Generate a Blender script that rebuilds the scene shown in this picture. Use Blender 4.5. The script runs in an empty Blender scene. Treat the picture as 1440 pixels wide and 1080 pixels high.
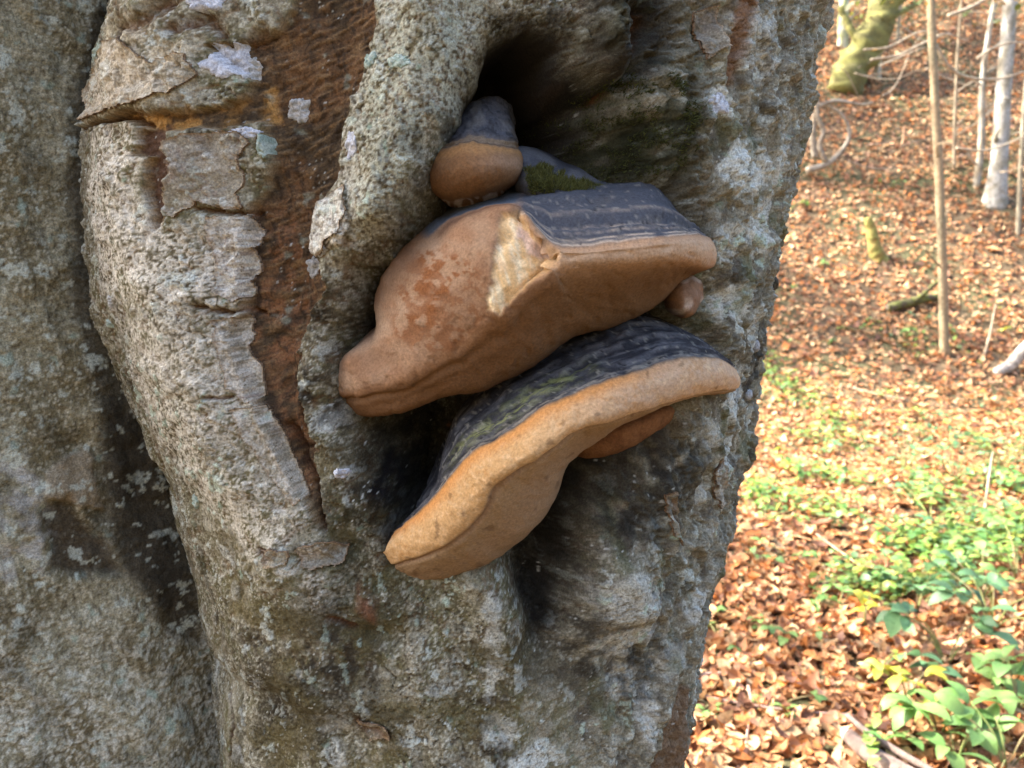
import bpy, math, random
import numpy as np
from mathutils import Vector

# ------------------------------------------------------------------ camera, sky, sun, exposure
R = math.radians
scene = bpy.context.scene
PITCH = R(8.0)                       # camera looks slightly down
FPX = 1247.0                         # focal length in photograph pixels (1440 wide)
CAM = np.array([0.0, 0.0, 1.5])
cam_data = bpy.data.cameras.new('camera')
cam_data.sensor_width = 36.0
cam_data.lens = FPX / 1440.0 * 36.0
cam_data.clip_start = 0.02
cam_data.clip_end = 500.0
cam_data.dof.use_dof = True
cam_data.dof.focus_distance = 0.65
cam_data.dof.aperture_fstop = 12.0
cam = bpy.data.objects.new('camera', cam_data)
cam.location = CAM
cam.rotation_euler = (R(90) - PITCH, 0, 0)
scene.collection.objects.link(cam)
scene.camera = cam

SUN_AZ = -74.0                       # degrees from +Y towards +X: the sun stands behind the tree, to its left
SUN_EL = 44.0
world = bpy.data.worlds.new('World')
scene.world = world
world.use_nodes = True
wn = world.node_tree.nodes
wl = world.node_tree.links
sky = wn.new('ShaderNodeTexSky')
sky.sky_type = 'NISHITA'
sky.sun_disc = False
sky.sun_elevation = R(SUN_EL)
sky.sun_rotation = R(SUN_AZ)
sky.air_density = 1.0
sky.dust_density = 4.0
sky.ozone_density = 1.0
bg = wn['Background']
bg.inputs['Strength'].default_value = 0.15
wl.new(sky.outputs['Color'], bg.inputs['Color'])
sun_data = bpy.data.lights.new('sun', 'SUN')
sun_data.energy = 4.4
sun_data.angle = R(0.55)
sun_data.color = (1.0, 0.93, 0.82)
sun = bpy.data.objects.new('sun', sun_data)
sd = Vector((math.sin(R(SUN_AZ)) * math.cos(R(SUN_EL)), math.cos(R(SUN_AZ)) * math.cos(R(SUN_EL)), math.sin(R(SUN_EL))))
sun.rotation_euler = sd.to_track_quat('Z', 'Y').to_euler()
sun.location = (-6, 10, 12)
scene.collection.objects.link(sun)
vs = scene.view_settings
vs.view_transform = 'Standard'
vs.look = 'None'
vs.gamma = 1.0
vs.exposure = 2.6
vs.use_curve_mapping = False
scene.render.engine = 'CYCLES'
scene.cycles.use_denoising = True
scene.cycles.max_bounces = 8
scene.cycles.diffuse_bounces = 4

# ------------------------------------------------------------------ helpers
rng = np.random.default_rng(7)
random.seed(7)
COL = scene.collection


def tag(o, label=None, cat=None, group=None, kind=None):
    if label: o['label'] = label
    if cat: o['category'] = cat
    if group: o['group'] = group
    if kind: o['kind'] = kind
    return o


def empty(name, loc=(0, 0, 0)):
    o = bpy.data.objects.new(name, None)
    o.location = loc
    o.empty_display_size = 0.05
    COL.objects.link(o)
    return o


def link(name, me, mat=None, parent=None):
    o = bpy.data.objects.new(name, me)
    if mat and not me.materials: me.materials.append(mat)
    COL.objects.link(o)
    if parent is not None:
        o.parent = parent
        o.location = -parent.location if parent.type == 'EMPTY' else (0, 0, 0)
    return o


def mesh_np(name, V, F, col=None, mat=None, smooth=True):
    """mesh from numpy arrays; F is (n,4) or (n,3); col is (nv,3) linear albedo"""
    V = np.asarray(V, dtype=np.float32).reshape(-1, 3)
    F = np.asarray(F, dtype=np.int32)
    me = bpy.data.meshes.new(name)
    k = F.shape[1]
    me.vertices.add(len(V)); me.vertices.foreach_set('co', V.ravel())
    me.loops.add(F.size); me.loops.foreach_set('vertex_index', F.ravel())
    me.polygons.add(len(F)); me.polygons.foreach_set('loop_start', np.arange(0, F.size, k, dtype=np.int32))
    me.update(calc_edges=True)
    if smooth: me.polygons.foreach_set('use_smooth', np.ones(len(F), dtype=bool))
    if col is not None:
        a = me.color_attributes.new('Col', 'FLOAT_COLOR', 'POINT')
        c = np.ones((len(V), 4), dtype=np.float32); c[:, :3] = np.asarray(col).reshape(-1, 3)
        a.data.foreach_set('color', c.ravel())
    if mat: me.materials.append(mat)
    me.validate()
    return me


def grid_faces(nr, nc, wrap=False):
    i = np.arange(nr - 1)[:, None]
    j = np.arange(nc if wrap else nc - 1)[None, :]
    j2 = (j + 1) % nc
    a = i * nc + j; b = i * nc + j2; c = (i + 1) * nc + j2; d = (i + 1) * nc + j
    return np.stack([a, b, c, d], -1).reshape(-1, 4)


def _hash(ix, iy, seed):
    h = (ix.astype(np.uint32) * np.uint32(374761393)) ^ (iy.astype(np.uint32) * np.uint32(668265263)) ^ np.uint32((seed * 2246822519 + 12345) & 0xffffffff)
    h = (h ^ (h >> np.uint32(13))) * np.uint32(1274126177)
    h = h ^ (h >> np.uint32(16))
    return h


def noise(x, y, seed=0):
    """2D gradient noise, about -1..1"""
    x = np.asarray(x, dtype=np.float64); y = np.asarray(y, dtype=np.float64)
    x0 = np.floor(x); y0 = np.floor(y)
    fx = (x - x0).astype(np.float32); fy = (y - y0).astype(np.float32)
    ix = x0.astype(np.int64); iy = y0.astype(np.int64)
    u = fx * fx * fx * (fx * (fx * 6 - 15) + 10); v = fy * fy * fy * (fy * (fy * 6 - 15) + 10)

    def g(dx, dy):
        a = _hash(ix + dx, iy + dy, seed).astype(np.float32) * np.float32(2 * math.pi / 4294967296.0)
        return np.cos(a) * (fx - dx) + np.sin(a) * (fy - dy)
    n0 = g(0, 0) * (1 - u) + g(1, 0) * u
    n1 = g(0, 1) * (1 - u) + g(1, 1) * u
    return (n0 * (1 - v) + n1 * v) * 1.5


def fbm(x, y, octv=4, seed=0, gain=0.5):
    s = 0; a = 1.0; t = 0
    for o in range(octv):
        s = s + a * noise(x * 2 ** o + 17.3 * o, y * 2 ** o - 9.1 * o, seed + o * 31)
        t += a; a *= gain
    return s / t


def sstep(a, b, x):
    t = np.clip((x - a) / (b - a), 0, 1)
    return t * t * (3 - 2 * t)


def mixc(c, new, m):
    return c * (1 - m[..., None]) + np.asarray(new, dtype=np.float32) * m[..., None]


def ray(px, py):
    """direction through a photograph pixel, in the world"""
    dx = (px - 720.0) / FPX; dy = -(py - 540.0) / FPX
    return np.array([dx, math.cos(PITCH) + dy * math.sin(PITCH), -math.sin(PITCH) + dy * math.cos(PITCH)])


def at(px, py, Y):
    d = ray(px, py)
    return CAM + d * (Y / d[1])


def seg_dist(S, Z, P):
    best = np.full(S.shape, 1e9, dtype=np.float32)
    tt = np.zeros(S.shape, dtype=np.float32)
    n = len(P) - 1
    for k in range(n):
        ax, ay = P[k]; bx, by = P[k + 1]
        dx, dy = bx - ax, by - ay
        t = np.clip(((S - ax) * dx + (Z - ay) * dy) / (dx * dx + dy * dy + 1e-12), 0, 1)
        d = np.hypot(S - ax - t * dx, Z - ay - t * dy)
        m = d < best
        best = np.where(m, d, best); tt = np.where(m, (k + t) / n, tt)
    return best, tt


def poly_sd(S, Z, P):
    """signed distance to a polygon, positive inside"""
    Q = list(P) + [P[0]]
    d, _ = seg_dist(S, Z, Q)
    ins = np.zeros(S.shape, dtype=bool)
    for k in range(len(P)):
        ax, ay = Q[k]; bx, by = Q[k + 1]
        if ay == by: continue
        c = ((ay > Z) != (by > Z)) & (S < (bx - ax) * (Z - ay) / (by - ay) + ax)
        ins ^= c
    return np.where(ins, d, -d)


# ------------------------------------------------------------------ materials
def node_mat(name):
    m = bpy.data.materials.new(name); m.use_nodes = True
    nt = m.node_tree
    return m, nt, nt.nodes['Principled BSDF']


def mat_attr(name, rough=0.85, spec=0.25, grain=900.0, var=0.35, bumps=((900.0, 0.4, 0.0006),), translucent=0.0, hue=None, stretch=(1, 1, 1), coords='Object'):
    """albedo from the 'Col' attribute, broken up by node noise, with fine bump"""
    m, nt, p = node_mat(name)
    N = nt.nodes.new; L = nt.links.new
    at_ = N('ShaderNodeAttribute'); at_.attribute_name = 'Col'
    tc = N('ShaderNodeTexCoord'); mp = N('ShaderNodeMapping')
    mp.inputs['Scale'].default_value = stretch
    L(tc.outputs[coords], mp.inputs['Vector'])
    n1 = N('ShaderNodeTexNoise'); n1.inputs['Scale'].default_value = grain; n1.inputs['Detail'].default_value = 3; n1.inputs['Roughness'].default_value = 0.65
    L(mp.outputs['Vector'], n1.inputs['Vector'])
    mr = N('ShaderNodeMapRange'); mr.inputs['From Min'].default_value = 0.3; mr.inputs['From Max'].default_value = 0.7
    mr.inputs['To Min'].default_value = 1 - var; mr.inputs['To Max'].default_value = 1 + var
    L(n1.outputs['Fac'], mr.inputs['Value'])
    mul = N('ShaderNodeMix'); mul.data_type = 'RGBA'; mul.blend_type = 'MULTIPLY'; mul.inputs['Factor'].default_value = 1.0
    L(at_.outputs['Color'], mul.inputs['A']); L(mr.outputs['Result'], mul.inputs['B'])
    out = mul.outputs['Result']
    L(out, p.inputs['Base Color'])
    p.inputs['Roughness'].default_value = rough
    p.inputs['Specular IOR Level'].default_value = spec
    prev = None
    for sc, st, dist in bumps:
        nb = N('ShaderNodeTexNoise'); nb.inputs['Scale'].default_value = sc; nb.inputs['Detail'].default_value = 4; nb.inputs['Roughness'].default_value = 0.6
        L(mp.outputs['Vector'], nb.inputs['Vector'])
        b = N('ShaderNodeBump'); b.inputs['Strength'].default_value = st; b.inputs['Distance'].default_value = dist
        L(nb.outputs['Fac'], b.inputs['Height'])
        if prev: L(prev.outputs['Normal'], b.inputs['Normal'])
        prev = b
    if prev: L(prev.outputs['Normal'], p.inputs['Normal'])
    if translucent > 0:
        tr = N('ShaderNodeBsdfTranslucent'); L(out, tr.inputs['Color'])
        mx = N('ShaderNodeMixShader'); mx.inputs['Fac'].default_value = translucent
        L(p.outputs['BSDF'], mx.inputs[1]); L(tr.outputs['BSDF'], mx.inputs[2])
        L(mx.outputs['Shader'], nt.nodes['Material Output'].inputs['Surface'])
    return m


M_BARK = mat_attr('beech_bark', 0.88, 0.2, 650.0, 0.42, ((300.0, 0.8, 0.0018), (900.0, 0.9, 0.0010)))
M_LICHEN = mat_attr('lichen_crust', 0.95, 0.1, 800.0, 0.35, ((500.0, 0.9, 0.0012),))
M_FUNGUS = mat_attr('bracket_fungus_skin', 0.92, 0.12, 560.0, 0.24, ((240.0, 0.6, 0.0012), (1100.0, 0.9, 0.0006)))
M_TORN = mat_attr('torn_fungus_flesh', 0.95, 0.1, 700.0, 0.22, ((420.0, 0.9, 0.0016),))
M_MOSS = mat_attr('moss', 0.9, 0.15, 300.0, 0.3, (), 0.25)
M_LEAF = mat_attr('dead_leaf', 0.6, 0.3, 60.0, 0.25, ((90.0, 0.4, 0.003),), 0.25)
M_GREEN = mat_attr('green_leaf', 0.42, 0.45, 40.0, 0.18, ((70.0, 0.35, 0.003),), 0.35)
M_WOOD = mat_attr('background_bark', 0.85, 0.2, 35.0, 0.35, ((60.0, 0.5, 0.01),))
M_GROUND = mat_attr('forest_floor', 0.9, 0.15, 30.0, 0.5, ((45.0, 0.8, 0.02),))

# ------------------------------------------------------------------ the host tree: main trunk as a carved, weathered surface
CX, CY, BY, NEXP = -0.0755, 0.88, 0.27, 2.7
sil_r = [(1168, -40), (1166, 20), (1150, 90), (1140, 140), (1128, 200), (1108, 290), (1094, 380), (1080, 470), (1068, 560), (1056, 630), (1035, 710), (1006, 800), (985, 880), (968, 980), (952, 1080), (946, 1140)]
sil_l = [(180, -40), (165, 10), (145, 60), (130, 120), (118, 185), (118, 240), (122, 300), (128, 400), (138, 450), (152, 500), (173, 560), (203, 620), (232, 680), (248, 740), (262, 800), (280, 860), (300, 920), (318, 980), (345, 1080), (360, 1140)]


def sil_halfwidth(px, py, side):
    """half-width the trunk's cross-section needs so that its edge meets the line of sight"""
    d = ray(px, py); k = d[0] / d[1]
    ph = np.linspace(R(35), R(125), 400)
    lo, hi = 0.1, 0.5
    for _ in range(40):
        a = 0.5 * (lo + hi)
        r = (np.abs(np.sin(ph) / a) ** NEXP + np.abs(np.cos(ph) / BY) ** NEXP) ** (-1 / NEXP)
        x = CX + side * r * np.sin(ph); y = CY - r * np.cos(ph)
        q = side * (x - k * y)
        if q.max() > 0: hi = a
        else: lo = a
    i = int(q.argmax())
    return CAM[2] + d[2] * y[i] / d[1], a


def prof(tab, side):
    zs, aa = zip(*[sil_halfwidth(px, py, side) for px, py in tab])
    o = np.argsort(zs)
    return np.array(zs)[o], np.array(aa)[o]


ZR, AR = prof(sil_r, 1)
ZL, AL = prof(sil_l, -1)
AR = np.clip(AR, 0.2, 0.36); AL = np.clip(AL, 0.2, 0.36)


def base_R(ph, z):
    a = np.where(ph >= 0, np.interp(z, ZR, AR), np.interp(z, ZL, AL))
    flare = 0.10 * np.exp(-np.maximum(z, 0) / 0.25)
    return (np.abs(np.sin(ph) / a) ** NEXP + np.abs(np.cos(ph) / BY) ** NEXP) ** (-1 / NEXP) * (1 + flare)


RM = 0.29                              # metres of girth per radian


def SZ(px, py):
    """where the line of sight through a pixel meets the plain trunk: girth coordinate and height"""
    d = ray(px, py)
    t = np.linspace(0.45, 1.05, 3000)
    P = CAM[None] + d[None] * t[:, None]
    ph = np.arctan2(P[:, 0] - CX, CY - P[:, 1])
    rr = np.hypot(P[:, 0] - CX, P[:, 1] - CY) - base_R(ph, P[:, 2])
    ins = np.nonzero(rr < 0)[0]
    i = ins[0] if len(ins) else int(rr.argmin())
    return (RM * ph[i], P[i, 2])


def SZL(pts): return [SZ(*p[:2]) for p in pts]


DPH, DZ = 0.226, 0.00113


def graded_rows(lo, hi, end_lo, end_hi, step, grow=1.13, cap=0.12):
    """fine rows between lo and hi, growing steadily coarser beyond"""
    a = []; z = lo; s = step
    while z > end_lo: s = min(s * grow, cap); z -= s; a.append(z)
    b = []; z = hi; s = step
    while z < end_hi: s = min(s * grow, cap); z += s; b.append(z)
    return np.array(a[::-1]), np.array(b)


phf = np.arange(-92, 94, DPH)
phb = np.linspace(97, 265, 48)
PH = np.radians(np.concatenate([phf, phb]))
zd = np.arange(1.0, 1.76, DZ)
za, zb = graded_rows(zd[0], zd[-1], -0.25, 5.2, DZ)
ZZ = np.concatenate([za, zd, zb]); NZ0 = len(za)
nph, nz = len(PH), len(ZZ)
PHW = np.where(PH > math.pi, PH - 2 * math.pi, PH)
Sg, Zg = np.meshgrid(RM * PHW, ZZ)
Sg = Sg.astype(np.float32); Zg = Zg.astype(np.float32)
PX = 0.00049                           # metres on the bark per photograph pixel

w1 = fbm(Sg * 30, Zg * 30, 3, 5); w2 = fbm(Sg * 30 + 40, Zg * 30, 3, 6)
w3 = fbm(Sg * 160, Zg * 160, 2, 8); w4 = fbm(Sg * 160 + 40, Zg * 160, 2, 9)
Sw = Sg + 0.006 * w1 + 0.0022 * w3; Zw = Zg + 0.006 * w2 + 0.0022 * w4
Ss = Sg + 0.005 * w1; Zs = Zg + 0.005 * w2

H = np.zeros_like(Sg)


NF = len(phf)


def window(P, pad):
    """rows and columns of the bark grid that a feature can touch"""
    Q = np.array(P)
    z0, z1 = np.searchsorted(ZZ, [Q[:, 1].min() - pad, Q[:, 1].max() + pad])
    s0, s1 = np.searchsorted(RM * PHW[:NF], [Q[:, 0].min() - pad, Q[:, 0].max() + pad])
    return slice(max(0, z0 - 1), z1 + 1), slice(max(0, s0 - 1), min(NF, s1 + 1))


def stroke(pts, width, amp, crisp=False):
    P = SZL(pts)
    k = window(P, 3.2 * float(np.max(width)) * PX + 0.02)
    d, t = seg_dist((Sw if crisp else Ss)[k], (Zw if crisp else Zs)[k], P)
    w = np.interp(t, np.linspace(0, 1, len(width)), np.array(width)) * PX if hasattr(width, '__len__') else width * PX
    a = np.interp(t, np.linspace(0, 1, len(amp)), np.array(amp)) if hasattr(amp, '__len__') else amp
    out = np.zeros(Sg.shape, dtype=np.float32)
    out[k] = a * np.exp(-(d / w) ** 2)
    return out


def patch(pts, soft, crisp=True):
    """0..1 inside a polygon, with the edge softened over so many pixels"""
    P = SZL(pts)
    k = window(P, soft * PX + 0.02)
    sd = poly_sd((Sw if crisp else Ss)[k], (Zw if crisp else Zs)[k], P)
    out = np.zeros(Sg.shape, dtype=np.float32)
    out[k] = sstep(-0.5 * soft * PX, 0.5 * soft * PX, sd)
    return out


# --- large forms
H += stroke([(225, -60), (235, 150), (235, 320), (265, 480), (330, 640), (420, 790), (540, 900), (640, 1000)], [90, 100, 105, 95, 85, 80, 70, 60], [.020, .022, .022, .020, .018, .016, .012, .006])
H += stroke([(610, -60), (585, 120), (560, 240), (505, 350), (462, 440), (452, 540), (470, 640)], [60, 62, 58, 48, 40, 36, 40], [.020, .026, .026, .020, .014, .010, .004])
cav = patch([(700, 110), (650, 180), (615, 280), (560, 340), (515, 400), (485, 470), (475, 560), (515, 640), (560, 720), (640, 765), (730, 790), (800, 720), (890, 640), (990, 520), (985, 420), (935, 330), (905, 250), (880, 190), (820, 120)], 110, False)
H -= 0.050 * cav
hole = patch([(698, 72), (694, 115), (662, 160), (652, 215), (735, 228), (795, 240), (832, 218), (846, 180), (812, 152), (786, 122), (776, 72), (745, 54)], 22, False)
H -= 0.085 * hole
hole_soft = patch([(690, 66), (692, 112), (660, 160), (650, 215), (735, 228), (800, 240), (838, 220), (856, 180), (820, 145), (792, 115), (782, 66), (745, 46)], 60, False)
H -= 0.014 * hole_soft
H += 0.016 * hole * fbm(Sg * 45, Zg * 45, 4, 12)
H -= stroke([(530, 400), (510, 450), (500, 490)], [26, 24, 20], .020)
H -= stroke([(620, 600), (608, 680)], [34, 34], .018)
H -= stroke([(760, 200), (800, 215), (850, 235)], [34, 34, 26], .030)
H += stroke([(850, -60), (838, 20), (842, 88)], [38, 38, 30], [.018, .028, .034])
H -= stroke([(900, -60), (905, 30), (880, 110)], [10, 12, 12], [.006, .012, .014])
H += stroke([(760, -60), (750, 10)], 45, .010)
H -= stroke([(935, 60), (900, 95), (880, 125), (830, 150)], [9, 12, 14, 20], [.008, .016, .02, .02])
H += stroke([(1010, -60), (1000, 120), (1010, 330), (1030, 480)], 60, [.010, .010, .008, .004])
H += stroke([(905, 130), (915, 200), (905, 250)], 50, .012)
H -= stroke([(800, 690), (772, 760), (765, 830), (760, 890)], [46, 46, 40, 30], [.030, .044, .044, .018])
H += stroke([(865, 815), (868, 845)], 62, .024)
H -= stroke([(600, 640), (610, 690)], 60, .022)
H += stroke([(925, 690), (930, 760)], [22, 24], .010)
H -= stroke([(1000, 640), (975, 745), (930, 830)], [14, 20, 12], .010)
H += stroke([(1010, 760), (950, 890), (915, 1000), (890, 1100)], [14, 18, 20, 20], .008)
H -= stroke([(1005, 800), (965, 900), (945, 1000), (930, 1090)], [10, 16, 16, 16], .008)
H += stroke([(660, 800), (700, 860), (720, 960), (700, 1100)], [30, 35, 50, 60], [.012, .012, .012, .012])
H -= stroke([(500, 800), (480, 870), (560, 890)], [22, 20, 18], .006)
H -= stroke([(430, 775), (470, 780), (495, 770)], 14, .007)
H -= stroke([(500, 390), (515, 350), (480, 470)], 30, .016)
H += stroke([(380, 930), (520, 990), (640, 1090)], 60, .008)
H -= stroke([(300, 930), (400, 990), (520, 1040)], 24, .005)
# the trunk below and above the frame
H += 0.012 * fbm(Sg * 7, Zg * 4, 3, 21)

gz_, gs_ = np.gradient(H, axis=0) / np.gradient(ZZ)[:, None], np.gradient(H, axis=1) / (RM * np.gradient(PH)[None, :])
slope_ = np.hypot(gz_, gs_)
for _ in range(3):
    slope_ = 0.25 * (np.roll(slope_, 3, 0) + np.roll(slope_, -3, 0) + np.roll(slope_, 3, 1) + np.roll(slope_, -3, 1))
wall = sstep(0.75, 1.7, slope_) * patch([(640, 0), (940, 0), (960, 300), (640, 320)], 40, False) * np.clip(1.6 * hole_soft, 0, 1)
# --- torn, stripped bark: the dead strip, the wedge above the plate, the dart in the plate
wound = patch([(300, 70), (352, 112), (338, 148), (285, 158), (190, 168), (122, 180), (190, 176), (250, 184), (330, 178), (372, 168), (384, 232), (352, 292), (347, 380), (340, 470), (368, 560), (395, 625), (432, 690), (466, 748), (452, 690), (444, 612), (420, 545), (415, 495), (436, 440), (468, 405), (445, 362), (430, 340), (446, 282), (478, 232), (478, 180), (512, 100), (532, 40), (522, -60), (420, -60), (395, 40), (350, 60)], 5)
dart = patch([(233, 186), (264, 182), (258, 214), (269, 234), (263, 288), (253, 328), (246, 288), (243, 236), (250, 222), (229, 226)], 5)
pale_plate = patch([(446, 282), (492, 262), (498, 330), (470, 352), (440, 362), (432, 345)], 5)
wedge = patch([(185, 176), (250, 160), (320, 148), (372, 120), (385, 165), (330, 182), (250, 186)], 8)
wound = np.clip(wound - pale_plate, 0, 1)
cut = np.clip(wound + dart, 0, 1)
H -= 0.0085 * cut
H -= 0.006 * patch([(352, 112), (384, 232), (352, 300), (345, 470), (395, 620), (440, 690), (420, 545), (415, 495), (450, 420), (430, 340), (470, 240), (470, 180), (440, 100)], 60, False)
H += 0.004 * pale_plate
# lips of the old bark round the wound
lip = patch([(118, 182), (190, 166), (285, 156), (300, 70), (280, 60), (250, 130), (180, 150), (118, 165)], 14)
H += 0.003 * lip
for pts, w, a in [([(352, 292), (347, 380), (342, 470), (368, 560), (395, 625), (432, 690)], 9, .0035), ([(384, 232), (372, 168)], 8, .003), ([(446, 612), (420, 545), (415, 495), (436, 440), (468, 405)], 8, .003)]:
    H += stroke(pts, w, a, True) * (1 - cut)
# cracks
crk = np.zeros_like(Sg)
for pts, w, a in [([(118, 181), (190, 174), (240, 178)], 3.0, .006), ([(295, 293), (330, 300), (352, 297)], 3.5, .007), ([(298, 430), (330, 436), (356, 440)], 3.2, .007),
                  ([(318, 551), (346, 553)], 2.5, .005), ([(400, 600), (430, 650), (452, 690), (463, 742)], 4.0, .009), ([(420, 500), (412, 560), (432, 612)], 3.5, .006),
                  ([(640, 620), (655, 625)], 3, .004), ([(430, 627), (450, 632)], 2.5, .005), ([(318, 980), (330, 1020), (325, 1060)], 3.5, .005), ([(505, 1010), (545, 1030)], 9, .004),
                  ([(930, 690), (928, 740), (940, 780)], 2.5, .004), ([(905, 20), (880, 110), (860, 135)], 5, .008), ([(470, 860), (500, 868)], 6, .006), ([(385, 765), (405, 772)], 6, .005)]:
    s_ = stroke(pts, w, 1.0, True); crk = np.maximum(crk, s_); H -= a * s_
# pits in the upper left plate
for pts, w, a in [([(205, 50), (235, 42), (262, 12)], 9, .007), ([(300, 30), (318, 52)], 9, .008), ([(350, 60), (372, 45)], 6, .006), ([(270, 45), (290, 40)], 8, .005)]:
    s_ = stroke(pts, w, 1.0, True); H -= a * s_; crk = np.maximum(crk, 0.8 * s_)

# --- bark relief: lumps, grains, wrinkles, fibres
front = 1.0
smoothw = 1 - 0.55 * cav
n15 = fbm(Sg * 18, Zg * 14, 3, 41)
n60 = fbm(Sg * 55, Zg * 48, 3, 42)
n130 = fbm(Sg * 125 + w1, Zg * 125 + w2, 2, 43)
n260 = fbm(Sg * 250 + 2 * w3, Zg * 270 + 2 * w4, 2, 44)
wrk = fbm(Sg * 45 + 1.5 * w1, Zg * 300 + 6 * n15 + 3 * w2, 3, 45)
fib = fbm(Sg * 230 + 3 * w1, Zg * 40 + w2, 3, 46)
# diagonal wrinkles swinging round the bulge
diag = fbm((Sg + Zg) * 55 + 2 * w1, (Zg - 0.55 * Sg) * 270 + 5 * n15, 3, 47)
low = sstep(1.30, 1.12, Zg)
right = sstep(0.13, 0.20, Sg + 0.02 * w1)
grain = n130 * 0.9 + n260 * 0.75
fl = fbm(Sg * 34 + 2 * w3 * 0.2, Zg * 30, 3, 90) + 0.25 * w3
fl2 = fbm(Sg * 60 + 7, Zg * 34, 3, 91) + 0.3 * w4
flake = sstep(0.06, 0.10, fl) + sstep(0.30, 0.34, fl)
rm = np.clip(sstep(0.36, 0.62, 0.5 + 0.5 * fbm(Sg * 13 + 51, Zg * 10, 3, 92)) * 1.2 + 0.12, 0, 1)          # where the bark is granular, else smooth skin
crack_n = np.abs(fbm(Sg * 26 + 1.2 * w1, Zg * 60 + 1.5 * w2, 3, 93))                                      # fine level cracks of old beech skin
fcr = sstep(0.035, 0.0, crack_n) * sstep(0.1, 0.35, fbm(Sg * 9, Zg * 9, 2, 94) + 0.25)
quiet = (1 - 0.8 * hole) * (1 - 0.95 * wall)
n420 = noise(Sg * 440, Zg * 440, 49)
Hf = 0.0042 * n15 * quiet + quiet * 0.0022 * n60 + (1 - cut) * quiet * (rm * (0.0004 * n130 + 0.0006 * n260 + 0.0003 * n420) * (1 - 0.35 * low) + 0.0011 * low * wrk + 0.0008 * diag + 0.0013 * flake * (1 - 0.6 * low) - 0.0016 * fcr)
Hf += right * (0.0014 * fib + 0.0030 * np.maximum(n60, 0) + 0.0007 * n260 + 0.006 * np.maximum(fbm(Sg * 20, Zg * 34, 3, 95), 0) + 0.0026 * sstep(0.02, 0.08, fl2) + 0.005 * np.maximum(n15, 0) * sstep(1.50, 1.62, Zg))
Hf += cut * (0.0021 * fbm((Sg + 0.35 * Zg) * 60, (Zg - 0.35 * Sg) * 330 + 1.0 * w1, 3, 48) * sstep(1.38, 1.46, Zg) + 0.0022 * fib + 0.0018 * n60)
nose_r = patch([(795, -70), (985, -70), (970, 130), (880, 150), (845, 110), (800, 95)], 40)
Hf += quiet * nose_r * (0.0028 * n60 + 0.0026 * n130 + 0.0018 * n260 + 0.0022 * flake)
Hf += quiet * patch([(850, 120), (960, 110), (965, 270), (900, 280), (830, 245)], 40) * (0.0016 * n60 + 0.0022 * n130 + 0.0018 * n260)
Hf += patch([(690, -70), (800, -70), (790, 30), (740, 45), (690, 60)], 30) * (0.0020 * n130 + 0.0016 * n260)
fine_k = np.clip(0.004 / np.gradient(ZZ), 0, 1)[:, None] * np.clip(0.004 / (RM * np.abs(np.gradient(PH))), 0.05, 1)[None, :]
H += Hf * fine_k
H -= 0.0035 * right * sstep(0.42, 0.55, fbm(Sg * 40, Zg * 22, 3, 50) * 0.5 + 0.5)

# lower middle of the trunk is darker, brown and damp
# --- what the bark's surface is made of (albedo)
t1 = 0.5 + 0.5 * fbm(Sg * 22 + 3, Zg * 20, 4, 60)
t2 = 0.5 + 0.5 * fbm(Sg * 70, Zg * 70, 3, 61)
t3 = 0.5 + 0.5 * fbm(Sg * 210, Zg * 210, 2, 62)
gr = np.clip(0.5 + fine_k * (0.32 * n130 + 0.50 * n260 + 0.42 * n420 + 0.2 * (t3 - 0.5)), 0, 1)
C = np.zeros(Sg.shape + (3,), dtype=np.float32)
C[:] = (0.215, 0.188, 0.135)
C = mixc(C, (0.140, 0.122, 0.062), sstep(0.42, 0.60, t1) * 0.9)                       # olive brown film of algae
C = mixc(C, (0.330, 0.295, 0.240), sstep(0.48, 0.62, t2) * 0.8)
td = 0.5 + 0.5 * fbm(Sg * 11 + 71, Zg * 8, 4, 63)
C = mixc(C, (0.070, 0.050, 0.026), sstep(0.50, 0.66, td) * sstep(0.40, 0.60, t2) * 0.85)
C = mixc(C, (0.49, 0.465, 0.415), sstep(0.56, 0.84, gr) * 0.85 * (0.4 + 0.6 * rm))                  # grey crust on the grains
C = mixc(C, (0.070, 0.050, 0.030), sstep(0.48, 0.18, gr) * 0.85 * (0.35 + 0.65 * rm))
C = mixc(C, (0.055, 0.036, 0.020), fcr * 0.8)
C = mixc(C, (0.15, 0.085, 0.045), sstep(0.10, 0.04, fl) * sstep(-0.04, 0.04, fl) * (1 - low) * 0.7)
# pale lilac crustose lichen on the plates
pale = patch([(140, 190), (235, 195), (240, 300), (270, 330), (385, 300), (385, 400), (375, 440), (150, 420), (128, 300)], 60)
pale = np.maximum(pale, 0.75 * patch([(150, 60), (230, 60), (320, 90), (270, 140), (130, 165)], 50))
pale = np.maximum(pale, 0.75 * patch([(150, 430), (375, 440), (390, 560), (450, 700), (480, 850), (330, 760), (220, 620)], 80))
pale = np.maximum(pale, pale_plate)
pale = np.maximum(pale, 0.6 * patch([(500, -40), (690, -40), (685, 100), (600, 230), (500, 330), (480, 180)], 60))
C = mixc(C, (0.64, 0.58, 0.54), pale * sstep(0.34, 0.60, 0.65 * gr + 0.35 * t2) * 0.9)
C = mixc(C, (0.46, 0.37, 0.26), patch([(150, 40), (300, 60), (290, 140), (130, 170)], 50) * sstep(0.35, 0.6, t2) * 0.6)
C = mixc(C, (0.33, 0.35, 0.29), patch([(520, -40), (690, -40), (685, 110), (610, 200), (560, 290), (510, 330), (500, 200)], 50) * sstep(0.40, 0.62, 0.5 * gr + 0.5 * t2) * 0.7)
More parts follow.
